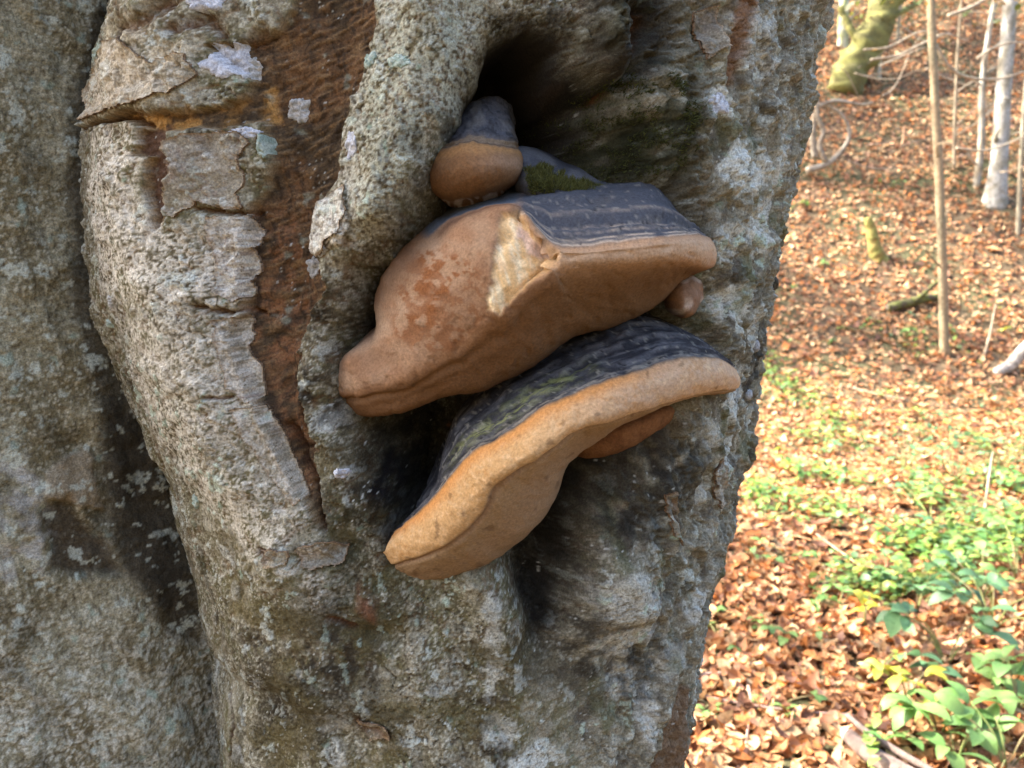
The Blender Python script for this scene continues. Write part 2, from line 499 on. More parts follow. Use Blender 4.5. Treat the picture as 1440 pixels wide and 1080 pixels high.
# right flank: grey-white crust in irregular patches
flank = sstep(0.075, 0.16, Sg + 0.03 * w1)
C = mixc(C, (0.25, 0.23, 0.20), flank * 0.45)
C = mixc(C, (0.085, 0.070, 0.058), flank * sstep(0.50, 0.28, 0.5 + 0.5 * fl2) * 0.8)
wl_ = np.zeros_like(Sg)
for (px, py, rx, ry, k) in [(1040, 235, 42, 42, 1), (1062, 320, 34, 40, .9), (1020, 420, 42, 34, 1), (1062, 470, 20, 50, .8), (1045, 60, 40, 50, .55), (985, 150, 22, 22, .9), (1010, 340, 30, 25, .6), (1085, 250, 18, 80, .7),
                            (1040, 560, 30, 35, .8), (1000, 610, 30, 30, .55), (985, 480, 25, 18, .5), (1030, 640, 14, 40, .8), (990, 690, 12, 25, .7), (865, 830, 60, 45, .5), (870, 900, 60, 26, .75), (930, 930, 40, 30, .5), (965, 850, 15, 40, .6), (880, 960, 60, 30, .5),
                            (750, 1065, 60, 30, 1), (690, 920, 14, 60, .6), (700, 1020, 25, 30, .7), (905, 1000, 16, 60, .8), (690, 850, 20, 26, .7), (490, 660, 14, 12, .9), (325, 780, 16, 14, .9), (335, 830, 16, 16, .9), (490, 580, 26, 30, .4), (560, 760, 14, 16, .0),
                            (460, 590, 18, 20, .6), (620, 960, 30, 12, .4), (370, 965, 22, 9, .6), (460, 1010, 30, 20, .6), (480, 1055, 20, 20, .6), (290, 960, 14, 14, .7), (335, 1060, 22, 18, .8), (280, 940, 20, 12, .5), (420, 940, 26, 12, .35)]:
    s0, z0 = SZ(px, py)
    ax = rx * PX * (1.0 if px < 960 else 1.35); az = ry * PX
    kk = window([(s0, z0)], 1.6 * max(ax, az) + 0.02)
    q = np.sqrt(((Sw[kk] - s0 + 0.35 * ax * w1[kk]) / ax) ** 2 + ((Zw[kk] - z0 + 0.35 * az * w2[kk]) / az) ** 2) + 0.30 * w3[kk] + 0.2 * n60[kk]
    wl_[kk] = np.maximum(wl_[kk], k * sstep(1.15, 0.75, q))
wl_ *= sstep(0.22, 0.45, 0.6 * gr + 0.4 * t2)
C = mixc(C, (0.58, 0.58, 0.58), wl_ * 0.9)
H += 0.0006 * wl_
# teal lichen specks
teal = sstep(0.70, 0.78, 0.5 + 0.5 * fbm(Sg * 85 + 9, Zg * 85, 3, 71)) * sstep(0.4, 0.6, t1)
C = mixc(C, (0.26, 0.33, 0.28), teal * 0.8 * (1 - cut))
C = mixc(C, (0.130, 0.100, 0.042), patch([(330, 640), (480, 640), (600, 830), (740, 880), (700, 1090), (330, 1090), (300, 900)], 160, False) * sstep(0.46, 0.62, 0.5 + 0.5 * fbm(Sg * 16 + 31, Zg * 26, 4, 73)) * 0.75)
lc1 = fbm(Sg * 42 + 13, Zg * 42, 4, 76, 0.6); lc2 = fbm(Sg * 75 + 29, Zg * 75, 4, 78, 0.6)
lm = np.maximum(sstep(0.30, 0.325, lc1), sstep(0.36, 0.385, lc2)) * (1 - cut) * (1 - 0.9 * np.clip(cav + hole_soft, 0, 1)) * sstep(0.25, 0.40, gr + 0.15)
C = mixc(C, (0.50, 0.515, 0.50), lm * 0.72); H += 0.0007 * lm
C = mixc(C, (0.33, 0.40, 0.33), lm * sstep(0.1, 0.3, fbm(Sg * 9, Zg * 9, 2, 79)) * 0.6)
# moss film
mossm = patch([(870, 110), (945, 90), (950, 240), (900, 265), (840, 250), (825, 200)], 70) * sstep(0.35, 0.6, t2 * 0.6 + 0.4 * t1)
mossm = np.maximum(mossm, 0.5 * patch([(440, 640), (560, 800), (700, 860), (480, 860), (380, 780)], 90) * sstep(0.45, 0.65, t2))
mossm = np.maximum(mossm, 0.6 * flank * sstep(0.60, 0.72, 0.5 + 0.5 * fbm(Sg * 30 + 5, Zg * 16, 3, 72)))
C = mixc(C, (0.075, 0.082, 0.026), mossm * 0.85)
# dark stains, plus shade painted into the rot hole and recesses round the fungi
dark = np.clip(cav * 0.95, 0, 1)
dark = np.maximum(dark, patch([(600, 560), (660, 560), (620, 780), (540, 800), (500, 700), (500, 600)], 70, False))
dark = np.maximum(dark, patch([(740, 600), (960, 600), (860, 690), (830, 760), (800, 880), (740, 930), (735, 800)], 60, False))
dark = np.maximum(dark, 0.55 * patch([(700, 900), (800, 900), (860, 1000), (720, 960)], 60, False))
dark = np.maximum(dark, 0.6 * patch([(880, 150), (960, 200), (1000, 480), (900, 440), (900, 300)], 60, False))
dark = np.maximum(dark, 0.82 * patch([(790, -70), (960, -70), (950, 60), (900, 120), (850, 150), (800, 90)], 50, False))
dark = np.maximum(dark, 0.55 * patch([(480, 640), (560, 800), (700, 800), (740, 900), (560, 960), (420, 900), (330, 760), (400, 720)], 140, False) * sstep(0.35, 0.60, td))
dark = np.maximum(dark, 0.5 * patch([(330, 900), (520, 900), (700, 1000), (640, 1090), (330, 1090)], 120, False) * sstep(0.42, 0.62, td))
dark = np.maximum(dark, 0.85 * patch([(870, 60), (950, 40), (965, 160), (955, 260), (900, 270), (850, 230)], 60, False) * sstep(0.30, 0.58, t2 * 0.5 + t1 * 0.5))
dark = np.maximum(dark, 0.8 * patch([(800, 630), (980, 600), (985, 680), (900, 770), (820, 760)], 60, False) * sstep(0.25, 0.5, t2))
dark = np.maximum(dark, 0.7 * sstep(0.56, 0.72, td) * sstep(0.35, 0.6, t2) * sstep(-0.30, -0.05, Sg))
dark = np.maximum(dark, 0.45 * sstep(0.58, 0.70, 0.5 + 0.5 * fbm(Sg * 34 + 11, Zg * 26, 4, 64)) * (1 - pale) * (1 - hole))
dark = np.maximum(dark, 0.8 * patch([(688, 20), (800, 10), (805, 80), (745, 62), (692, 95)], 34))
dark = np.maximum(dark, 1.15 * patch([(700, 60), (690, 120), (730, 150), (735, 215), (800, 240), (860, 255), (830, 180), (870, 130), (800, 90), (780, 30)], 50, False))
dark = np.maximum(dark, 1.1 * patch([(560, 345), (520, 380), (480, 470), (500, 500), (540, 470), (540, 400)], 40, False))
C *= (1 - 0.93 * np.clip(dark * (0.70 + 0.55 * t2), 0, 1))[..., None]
C = mixc(C, (0.012, 0.009, 0.007), np.clip(1.2 * hole, 0, 1))  # near-black albedo stands in for the darkness inside the hole
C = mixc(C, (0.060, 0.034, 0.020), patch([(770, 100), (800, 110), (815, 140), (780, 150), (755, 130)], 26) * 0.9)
# stripped wood and inner bark
red = np.array([0.150, 0.078, 0.040], dtype=np.float32)
Cw = np.zeros_like(C); Cw[:] = red
Cw = mixc(Cw, (0.085, 0.056, 0.034), sstep(0.42, 0.6, t1))
Cw = mixc(Cw, (0.225, 0.105, 0.054), sstep(0.38, 0.6, t2) * patch([(345, 300), (430, 300), (430, 450), (415, 560), (440, 690), (400, 640), (345, 480)], 40))
Cw = mixc(Cw, (0.040, 0.026, 0.018), sstep(0.48, 0.68, 0.5 + 0.5 * fib) * 0.8)
str_ = 0.5 + 0.5 * fbm((Sg + 0.35 * Zg) * 60, (Zg - 0.35 * Sg) * 330 + 1.0 * w1, 3, 48)
Cw = mixc(Cw, (0.23, 0.14, 0.075), sstep(0.52, 0.70, str_) * 0.7)
Cw = mixc(Cw, (0.045, 0.030, 0.020), sstep(0.46, 0.28, str_) * 0.7)
Cw = mixc(Cw, (0.40, 0.215, 0.075), wedge * sstep(0.40, 0.55, t2 + 0.15 * w3) * sstep(0.62, 0.48, t1) * 0.9)
Cw = mixc(Cw, (0.115, 0.062, 0.042), dart * 0.95)
Cw = mixc(Cw, (0.26, 0.27, 0.23), sstep(0.66, 0.76, 0.5 + 0.5 * fbm(Sg * 60, Zg * 60, 3, 77)) * 0.6)
C = C * (1 - cut[..., None]) + Cw * cut[..., None]
edge_pale = np.clip(4 * cut * (1 - cut), 0, 1)
C = mixc(C, (0.30, 0.20, 0.115), edge_pale * 0.6)
C = mixc(C, (0.030, 0.020, 0.014), patch([(352, 292), (362, 296), (356, 380), (352, 470), (378, 555), (400, 615), (432, 690), (395, 625), (368, 560), (342, 470), (347, 380)], 6) * cut * 0.8)
C = mixc(C, (0.11, 0.045, 0.022), np.clip(crk * 1.1, 0, 1) * 0.8)
rust = patch([(1015, -40), (1050, -40), (1020, 110), (1005, 130), (1005, 60)], 14)
C = mixc(C, (0.17, 0.075, 0.035), rust * 0.85); H -= 0.004 * rust
rust2 = patch([(950, 940), (962, 990), (940, 1090), (905, 1090), (930, 1000)], 10)
C = mixc(C, (0.17, 0.10, 0.06), rust2 * 0.85)
C = mixc(C, (0.16, 0.06, 0.035), patch([(510, 820), (535, 850), (530, 870), (512, 850)], 16) * 0.6)
# white specks of dust and spores
spk = sstep(0.80, 0.84, 0.5 + 0.5 * noise(Sg * 420, Zg * 420, 81)) * sstep(0.55, 0.7, 0.5 + 0.5 * noise(Sg * 40, Zg * 40, 82))
C = mixc(C, (0.50, 0.50, 0.50), spk * 0.8)
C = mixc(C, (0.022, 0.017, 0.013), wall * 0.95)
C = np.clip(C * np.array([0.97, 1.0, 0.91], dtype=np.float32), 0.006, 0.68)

RR = base_R(PHW[None, :], ZZ[:, None]) + H
lean = 0.03 * np.maximum(ZZ - 1.8, 0)
TX = CX + RR * np.sin(PHW)[None, :] + lean[:, None]
TY = CY - RR * np.cos(PHW)[None, :]
VT = np.stack([TX, TY, np.broadcast_to(ZZ[:, None], TX.shape)], -1)
tree = tag(empty('beech_tree', (CX, CY, 0)), 'old beech trunk with rough grey bark, a stripped wound and bracket fungi', 'tree')
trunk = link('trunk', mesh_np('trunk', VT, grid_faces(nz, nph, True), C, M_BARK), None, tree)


def on_trunk(s, z, lift=0.0):
    """a point on the carved bark (arrays of girth coordinate and height)"""
    s = np.asarray(s, dtype=np.float64); z = np.asarray(z, dtype=np.float64)
    nf = len(phf)
    j = np.clip((np.degrees(s / RM) - phf[0]) / DPH, 0, nf - 1.001); i = NZ0 + np.clip((z - zd[0]) / DZ, 0, len(zd) - 1.001)
    i0 = i.astype(int); j0 = j.astype(int); fi = i - i0; fj = j - j0
    h = (H[i0, j0] * (1 - fi) * (1 - fj) + H[i0 + 1, j0] * fi * (1 - fj) + H[i0, j0 + 1] * (1 - fi) * fj + H[i0 + 1, j0 + 1] * fi * fj)
    ph = s / RM
    r = base_R(ph, z) + h + lift
    return np.stack([CX + r * np.sin(ph), CY - r * np.cos(ph), z], -1)


# --- the second stem fused to the left of the trunk
def stem_axis(z):
    t = np.clip((1.75 - z) / 0.75, -3, 1.6)
    return -0.605 + 0.125 * np.clip(t, 0, 1.6) ** 1.3 + 0.05 * np.minimum(t, 0), 0.955 - 0.03 * np.clip(t, 0, 1.6), 0.300 + 0.012 * np.clip(t, 0, 1.6)


ph2f = np.arange(-8, 76, 0.32)
pa, pb = graded_rows(-8, 75.9, -100, 255, 0.32, 1.12, 6.0)
ph2 = np.radians(np.concatenate([pa, ph2f, pb]))
ph2 = ph2[(ph2 < ph2[0] + R(357))]
z2d = np.arange(1.0, 1.76, 0.00165)
za2, zb2 = graded_rows(z2d[0], z2d[-1], -0.25, 5.0, 0.00165)
z2 = np.concatenate([za2, z2d, zb2])
P2, Q2 = np.meshgrid(ph2, z2)
ax2, ay2, ar2 = stem_axis(z2)
S2 = (np.where(P2 > math.pi, P2 - 2 * math.pi, P2) * 0.30).astype(np.float32); Q2 = Q2.astype(np.float32)
a1 = fbm(S2 * 28 + 90, Q2 * 28, 3, 105); a2 = fbm(S2 * 28 + 70, Q2 * 28, 3, 106)
b15 = fbm(S2 * 16 + 5, Q2 * 12, 3, 111); b60 = fbm(S2 * 60 + 5, Q2 * 50, 3, 112)
b130 = fbm(S2 * 135 + a1, Q2 * 115 + a2, 2, 113); b260 = fbm(S2 * 270, Q2 * 250 + 2 * a2, 2, 114)
bw = fbm(S2 * 50 + 2 * a1, Q2 * 260 + 5 * b15, 3, 115)
g2 = b130 * 0.9 + b260 * 0.7


def SZ2(px, py):
    d = ray(px, py)
    t = np.linspace(0.5, 1.2, 3000)
    P = CAM[None] + d[None] * t[:, None]
    x, y, r = stem_axis(P[:, 2])
    q = np.hypot(P[:, 0] - x, P[:, 1] - y) - r
    ins = np.nonzero(q < 0)[0]; i = ins[0] if len(ins) else int(q.argmin())
    return (0.30 * math.atan2(P[i, 0] - x[i], y[i] - P[i, 1]), P[i, 2])


Sw2 = S2 + 0.007 * a1 + 0.002 * b130; Zw2 = Q2 + 0.007 * a2 + 0.002 * b60


def patch2(pts, soft): return sstep(-0.5 * soft * 6e-4, 0.5 * soft * 6e-4, poly_sd(Sw2, Zw2, [SZ2(*p) for p in pts]))


scar = patch2([(60, 720), (95, 700), (150, 770), (170, 800), (120, 815), (70, 800)], 16)
plate2 = patch2([(95, 640), (128, 625), (135, 690), (150, 720), (70, 700), (65, 660)], 6)
v2 = 0.5 + 0.5 * fbm(S2 * 26 + 3, Q2 * 18, 4, 124)
fk2 = np.clip(0.004 / np.gradient(z2), 0, 1)[:, None] * np.clip(0.004 / (0.3 * np.gradient(ph2)), 0.05, 1)[None, :]
H2 = 0.012 * b15 + fk2 * (0.0026 * b60 + 0.0007 * b130 + 0.0012 * b260 + 0.0012 * bw) - 0.008 * scar * (1 + 0.8 * b60) + 0.004 * plate2
g2n = np.clip(0.5 + fk2 * (0.30 * b130 + 0.5 * b260 + 0.4 * noise(S2 * 430, Q2 * 430, 119)), 0, 1)
u1 = 0.5 + 0.5 * fbm(S2 * 18 + 33, Q2 * 14, 4, 120); u2 = 0.5 + 0.5 * fbm(S2 * 75 + 33, Q2 * 75, 3, 121)
C2 = np.zeros(S2.shape + (3,), dtype=np.float32); C2[:] = (0.265, 0.235, 0.165)
C2 = mixc(C2, (0.165, 0.135, 0.080), sstep(0.42, 0.62, u1))
lowz = sstep(1.26, 1.14, Q2 + 0.03 * a1)
C2 = mixc(C2, (0.46, 0.42, 0.34), sstep(0.5, 0.85, g2n) * 0.8)
C2 = mixc(C2, (0.52, 0.50, 0.46), lowz * sstep(0.42, 0.68, 0.5 * g2n + 0.5 * u2) * 0.75)
C2 = mixc(C2, (0.085, 0.062, 0.042), sstep(0.42, 0.12, g2n) * 0.7)
C2 = mixc(C2, (0.30, 0.36, 0.32), sstep(0.68, 0.76, 0.5 + 0.5 * fbm(S2 * 60, Q2 * 60, 3, 123)) * 0.75)
C2 = mixc(C2, (0.065, 0.052, 0.038), 0.7 * patch2([(160, 560), (230, 640), (250, 760), (280, 880), (270, 900), (140, 780), (140, 640)], 50))  # shadow beside the cleft, painted into the stem colour
C2 = mixc(C2, (0.040, 0.031, 0.022), 0.8 * patch2([(135, -20), (105, 100), (92, 200), (100, 400), (125, 520), (150, 640), (170, 780), (240, 890), (285, 900), (262, 760), (240, 640), (160, 480), (135, 300), (135, 150), (165, 0)], 26))  # dark seam: the cleft's shade painted along its whole length
C2 = mixc(C2, (0.05, 0.036, 0.025), scar * 0.85)
C2 = mixc(C2, (0.27, 0.215, 0.16), plate2 * 0.8)
C2 = mixc(C2, (0.44, 0.43, 0.45), patch2([(0, 640), (40, 640), (75, 720), (60, 800), (0, 820)], 30) * sstep(0.4, 0.6, u2) * 0.6)
l2 = np.maximum(sstep(0.27, 0.30, fbm(S2 * 40 + 3, Q2 * 40, 4, 126, 0.6)), sstep(0.33, 0.36, fbm(S2 * 80 + 3, Q2 * 80, 4, 127, 0.6)))
C2 = mixc(C2, (0.47, 0.49, 0.45), l2 * sstep(0.2, 0.4, g2n + 0.1) * 0.7)
C2 *= (1 - 0.35 * sstep(0.56, 0.66, v2 + 0.10 * b130))[..., None]
C2 = np.clip(C2 * np.array([0.98, 1.0, 0.91], dtype=np.float32), 0.006, 0.6)
R2 = ar2[:, None] + H2 + 0.08 * np.exp(-np.maximum(z2, 0) / 0.25)[:, None] * ar2[:, None]
V2 = np.stack([ax2[:, None] + R2 * np.sin(P2), ay2[:, None] - R2 * np.cos(P2), np.broadcast_to(z2[:, None], R2.shape)], -1)
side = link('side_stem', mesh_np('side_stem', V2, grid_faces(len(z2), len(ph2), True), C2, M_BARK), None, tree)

# ------------------------------------------------------------------ bracket fungi, each lofted through sections from end to end
def catmull(P, n):
    """resample along axis 0 with a centripetal-like spline; returns (n, ...)"""
    m = len(P)
    Q = np.concatenate([[2 * P[0] - P[1]], P, [2 * P[-1] - P[-2]]])
    t = np.linspace(0, m - 1 - 1e-6, n); i = t.astype(int); f = (t - i).reshape((-1,) + (1,) * (P.ndim - 1))
    p0, p1, p2, p3 = Q[i], Q[i + 1], Q[i + 2], Q[i + 3]
    return 0.5 * (2 * p1 + (p2 - p0) * f + (2 * p0 - 5 * p1 + 4 * p2 - p3) * f ** 2 + (3 * p1 - p0 - 3 * p2 + p3) * f ** 3)


def loft(stations, nu, nv):
    net = np.array([[at(*p) for p in st] for st in stations])
    A = catmull(net, nu)                                  # along the bracket
    B = catmull(np.swapaxes(A, 0, 1), nv)                 # along each section
    V = np.swapaxes(B, 0, 1)
    U, W = np.meshgrid(np.linspace(0, len(stations) - 1, nu), np.linspace(0, len(stations[0]) - 1, nv), indexing='ij')
    return V, U, W


def grid_normals(V):
    du = np.gradient(V, axis=0); dv = np.gradient(V, axis=1)
    n = np.cross(du, dv); n /= np.linalg.norm(n, axis=-1, keepdims=True) + 1e-9
    c = V.mean(axis=(0, 1)) + np.array([0, 0.06, 0])
    if ((V - c) * n).sum() < 0: n = -n
    return n


def loc_xz(pts, Y):
    return [(lambda q: (q[0], q[2]))(at(px, py, Y)) for px, py in pts]


GF = 'bracket fungi on the beech trunk'

# ---- upper bracket: slate cap, tan rim, broad brown pore face, a torn notch
up = [
 [(484, 496, .68), (476, 502, .645), (468, 518, .632), (467, 540, .628), (470, 555, .630), (478, 570, .637), (490, 580, .645), (500, 565, .69)],
 [(505, 474, .68), (500, 486, .640), (488, 500, .615), (496, 530, .602), (505, 552, .600), (516, 571, .607), (535, 584, .622), (540, 565, .69)],
 [(545, 440, .68), (529, 462, .640), (525, 480, .610), (543, 508, .592), (560, 535, .585), (573, 556, .592), (586, 573, .610), (590, 555, .69)],
 [(545, 390, .68), (527, 425, .635), (540, 448, .602), (575, 478, .580), (605, 510, .574), (625, 535, .582), (642, 556, .604), (650, 540, .69)],
 [(575, 345, .68), (544, 377, .630), (570, 400, .594), (615, 442, .569), (655, 482, .563), (672, 516, .576), (676, 548, .604), (684, 530, .69)],
 [(615, 305, .68), (586, 331, .630), (612, 352, .586), (650, 402, .560), (690, 452, .554), (712, 494, .571), (722, 528, .604), (728, 510, .69)],
 [(675, 262, .68), (628, 302, .625), (655, 312, .578), (688, 362, .554), (712, 432, .548), (742, 468, .566), (762, 503, .604), (768, 488, .69)],
 [(745, 250, .68), (715, 280, .604), (724, 292, .566), (752, 342, .548), (772, 388, .543), (792, 430, .566), (812, 474, .606), (818, 458, .69)],
 [(800, 250, .68), (780, 273, .604), (783, 340, .550), (787, 360, .543), (790, 382, .546), (816, 424, .572), (852, 464, .616), (854, 448, .69)],
 [(870, 250, .68), (858, 267, .612), (864, 338, .555), (867, 356, .548), (866, 376, .553), (882, 410, .582), (904, 440, .628), (905, 428, .69)],
 [(930, 255, .69), (922, 270, .622), (938, 330, .567), (945, 348, .560), (943, 369, .566), (942, 395, .602), (945, 414, .642), (945, 408, .70)],
 [(960, 280, .70), (955, 298, .642), (980, 328, .602), (994, 347, .592), (990, 375, .596), (972, 387, .624), (962, 398, .655), (955, 393, .70)],
 [(985, 330, .70), (985, 330, .665), (998, 338, .642), (1007, 354, .628), (1006, 373, .632), (992, 381, .652), (985, 382, .672), (980, 375, .71)]]
V, U, W = loft(up, 260, 180)
V0 = V.copy()
Nn = grid_normals(V)
X, Z = V[..., 0], V[..., 2]
ARC = X * 1.0
capm = sstep(7.0, 7.35, U + 0.12 * fbm(X * 90, Z * 90, 2, 201)) * sstep(2.15, 2.0, W)
# growth zones of the cap: ridges run parallel to the rim
wz = W + 0.07 * fbm(X * 22, Z * 18, 3, 202) + 0.022 * fbm(X * 140, Z * 60, 2, 203)
zones = np.sin(wz * 19.0) * 0.5 + np.sin(wz * 33 + 1.3) * 0.3
V += Nn * (capm * (0.0010 * zones + 0.0022 * np.exp(-((wz - 1.45) / 0.07) ** 2) - 0.002 * np.exp(-((wz - 1.66) / 0.06) ** 2)))[..., None]
V += Nn * (0.0026 * fbm(X * 30, Z * 30, 3, 204) + 0.0009 * fbm(X * 110, Z * 110, 3, 205))[..., None]
V -= Nn * (0.0022 * np.exp(-((W - 4.6 - 0.5 * fbm(U * 0.8, W * 0.2, 2, 221)) / 0.16) ** 2) * sstep(7.2, 6.2, U))[..., None]
pits = sstep(0.70, 0.80, 0.5 + 0.5 * noise(X * 150, Z * 150, 222))
V -= Nn * (0.0005 * pits * sstep(2.3, 2.8, W))[..., None]
V += Nn * (0.0016 * np.exp(-((W - 3.0) / 0.4) ** 2) * fbm(X * 70, Z * 20, 3, 223) * sstep(7.0, 7.6, U))[..., None]
c1 = 0.5 + 0.5 * fbm(X * 45, Z * 45, 3, 206); c2 = 0.5 + 0.5 * fbm(X * 130, Z * 130, 3, 207)
Cu = np.zeros(V.shape, dtype=np.float32); Cu[:] = (0.215, 0.112, 0.055)
face = sstep(4.15, 3.5, W + 0.1 * (c1 - 0.5)) * sstep(7.4, 6.9, U)
Cu = mixc(Cu, (0.285, 0.178, 0.108), face)
Cu = mixc(Cu, (0.245, 0.130, 0.070), face * sstep(0.45, 0.62, c1) * 0.7)                                                  # paler, dusty face
scuff = sstep(0.475, 0.505, 0.45 * c1 + 0.55 * c2 + 0.10 * fbm(X * 300, Z * 300, 2, 225)) * sstep(0, 1, poly_sd(X, Z, loc_xz([(548, 385), (585, 340), (630, 335), (692, 380), (690, 450), (640, 500), (585, 505), (535, 470)], .575)) / 0.008)
Cu = mixc(Cu, (0.185, 0.068, 0.022), np.clip(scuff, 0, 1) * 0.9)
stain = 0.5 + 0.5 * fbm(X * 18 + 3, Z * 26, 4, 224)
Cu = mixc(Cu, (0.185, 0.098, 0.052), face * sstep(0.46, 0.62, stain) * 0.65)
Cu = mixc(Cu, (0.345, 0.235, 0.155), face * sstep(0.46, 0.30, stain) * 0.6)
Cu = mixc(Cu, (0.10, 0.05, 0.025), pits * sstep(2.3, 2.8, W) * 0.3)
pore = sstep(3.9, 4.5, W + 0.3 * (c1 - 0.5))
Cu = mixc(Cu, (0.142, 0.075, 0.036), pore * 0.85)
Cu = mixc(Cu, (0.150, 0.080, 0.037), pore * sstep(5.5, 7.5, U) * 0.8)
rimc = np.exp(-((W - 3.0) / 0.95) ** 2) * sstep(7.0, 7.6, U)
Cu = mixc(Cu, (0.43, 0.285, 0.175), rimc)
Cu = mixc(Cu, (0.33, 0.19, 0.10), rimc * sstep(0.5, 0.7, c2) * 0.5)
Cu = mixc(Cu, (0.13, 0.065, 0.035), np.exp(-((U - 1.1 - 0.25 * c1) / 0.10) ** 2) * np.exp(-((W - 4.0) / 0.5) ** 2) * 0.5)
capc = np.zeros(V.shape, dtype=np.float32); capc[:] = (0.060, 0.063, 0.074)
capc = mixc(capc, (0.050, 0.052, 0.062), sstep(0.3, -0.3, zones) * 0.35)
capc = mixc(capc, (0.095, 0.085, 0.075), sstep(0.55, 0.75, c1) * 0.5)
for w0, ww, k in [(1.46, .020, .30), (1.66, .014, .55), (1.78, .013, .5), (1.90, .018, .9), (2.02, .05, 1.0)]:
    capc = mixc(capc, (0.40, 0.315, 0.23), k * np.exp(-((wz - w0) / ww) ** 2) * sstep(0.15, 0.38, 0.5 + 0.5 * fbm(X * 60, Z * 25, 2, 208)))
crk_u = sstep(0.030, 0.0, np.abs(fbm(U * 1.6 + 4, wz * 4, 4, 231))) * sstep(0.45, 0.65, c1)
capc = mixc(capc, (0.020, 0.019, 0.020), crk_u * 0.9)
V -= Nn * (0.0011 * crk_u * capm)[..., None]
capc = mixc(capc, (0.20, 0.185, 0.16), sstep(0.74, 0.80, 0.5 + 0.5 * noise(X * 260, Z * 500, 232)) * 0.6)
Cu = Cu * (1 - capm[..., None]) + capc * capm[..., None]
blueedge = sstep(5.0, 5.4, U) * sstep(7.3, 7.1, U) * sstep(1.62, 1.45, W + 0.08 * c2)
Cu = mixc(Cu, (0.09, 0.10, 0.115), blueedge)
brownedge = sstep(5.0, 5.6, U) * sstep(7.3, 7.1, U) * np.exp(-((W - 1.75) / 0.14) ** 2)
Cu = mixc(Cu, (0.10, 0.05, 0.03), brownedge * 0.8)
# the torn notch
tw = 0.0034 * fbm(X * 110, Z * 110, 4, 211)
tw2 = 0.0034 * fbm(X * 110 + 9, Z * 110, 4, 214)
tear = poly_sd(X + tw, Z + tw2, loc_xz([(702, 300), (735, 288), (742, 310), (757, 335), (786, 352), (784, 374), (740, 405), (700, 445), (683, 440), (694, 360)], .549))
tm = sstep(-0.0004, 0.0020, tear)
left_d = np.clip((X - at(690, 370, .552)[0]) / 0.030, 0, 1)
V -= Nn * (tm * (0.0018 + 0.012 * left_d ** 1.5 + 0.0030 * fbm(X * 120, Z * 70, 4, 212)))[..., None]
torn = np.zeros(V.shape, dtype=np.float32); torn[:] = (0.66, 0.44, 0.21)
fibr = 0.5 + 0.5 * fbm(X * 260 + 60 * Z, Z * 45, 3, 213)
torn = mixc(torn, (0.76, 0.62, 0.42), sstep(0.40, 0.70, fibr) * 0.8)
torn = mixc(torn, (0.42, 0.22, 0.07), sstep(0.35, 0.55, 0.5 + 0.5 * fbm(X * 40, Z * 40, 3, 215)) * sstep(0.006, 0.0, tear) * 0.6)
torn = mixc(torn, (0.36, 0.19, 0.07), sstep(0.45, 0.25, c1) * 0.6)
inner = np.clip(sstep(0, 1, poly_sd(X + tw, Z + tw, loc_xz([(728, 305), (750, 330), (782, 356), (776, 368), (738, 358), (722, 335)], .552)) / 0.003), 0, 1)
torn = mixc(torn, (0.62, 0.46, 0.38), inner * 0.85)
Cu = Cu * (1 - tm[..., None]) + torn * tm[..., None]
upper = tag(empty('bracket_fungus', at(760, 400, .66)), 'large bracket fungus with slate cap, brown pore face and torn yellow notch', 'fungus', GF)
link('fruit_body', mesh_np('upper_bracket', V, grid_faces(*V.shape[:2]), np.clip(Cu, .01, .7), M_FUNGUS), None, upper)
UPV, UPN = V, Nn

# ---- lower bracket: dark cap with green algae, thick orange rim, beige pores
lo = [
 [(532, 752, .68), (525, 754, .650), (520, 758, .638), (517, 764, .628), (515, 780, .622), (520, 798, .624), (535, 808, .632), (549, 813, .645), (560, 800, .69)],
 [(592, 690, .70), (570, 728, .645), (560, 742, .622), (552, 750, .612), (546, 770, .602), (558, 792, .600), (577, 807, .606), (597, 820, .625), (610, 805, .69)],
 [(628, 610, .70), (612, 680, .630), (604, 698, .603), (600, 710, .588), (608, 742, .574), (622, 769, .573), (645, 790, .588), (668, 801, .615), (685, 790, .69)],
 [(643, 575, .71), (630, 625, .635), (628, 655, .598), (633, 674, .576), (648, 702, .561), (672, 726, .560), (705, 744, .578), (735, 757, .608), (745, 745, .69)],
 [(668, 545, .71), (648, 580, .635), (655, 612, .592), (668, 634, .565), (680, 662, .550), (696, 683, .549), (738, 698, .571), (774, 708, .606), (782, 700, .69)],
 [(715, 505, .71), (690, 535, .642), (708, 575, .582), (728, 600, .557), (740, 629, .543), (755, 645, .543), (776, 653, .568), (793, 660, .606), (800, 652, .69)],
 [(765, 480, .71), (730, 505, .648), (762, 540, .582), (792, 561, .555), (804, 588, .544), (814, 605, .546), (820, 618, .574), (823, 632, .610), (825, 625, .69)],
 [(825, 452, .71), (795, 472, .652), (822, 508, .588), (850, 536, .557), (862, 566, .548), (868, 590, .552), (862, 601, .582), (855, 610, .616), (855, 602, .69)],
 [(875, 440, .71), (850, 450, .655), (878, 486, .594), (907, 519, .564), (917, 548, .556), (910, 577, .561), (892, 588, .590), (876, 597, .624), (872, 590, .70)],
 [(925, 435, .71), (912, 445, .660), (938, 473, .612), (965, 506, .584), (977, 534, .576), (966, 560, .582), (946, 567, .612), (930, 573, .645), (926, 566, .71)],
 [(975, 465, .72), (975, 472, .672), (995, 488, .634), (1010, 505, .614), (1023, 527, .606), (1013, 549, .612), (996, 555, .634), (982, 557, .660), (976, 550, .72)],
 [(1020, 505, .73), (1022, 503, .692), (1029, 511, .672), (1036, 520, .658), (1042, 534, .652), (1038, 547, .656), (1026, 551, .672), (1020, 551, .690), (1015, 545, .73)]]
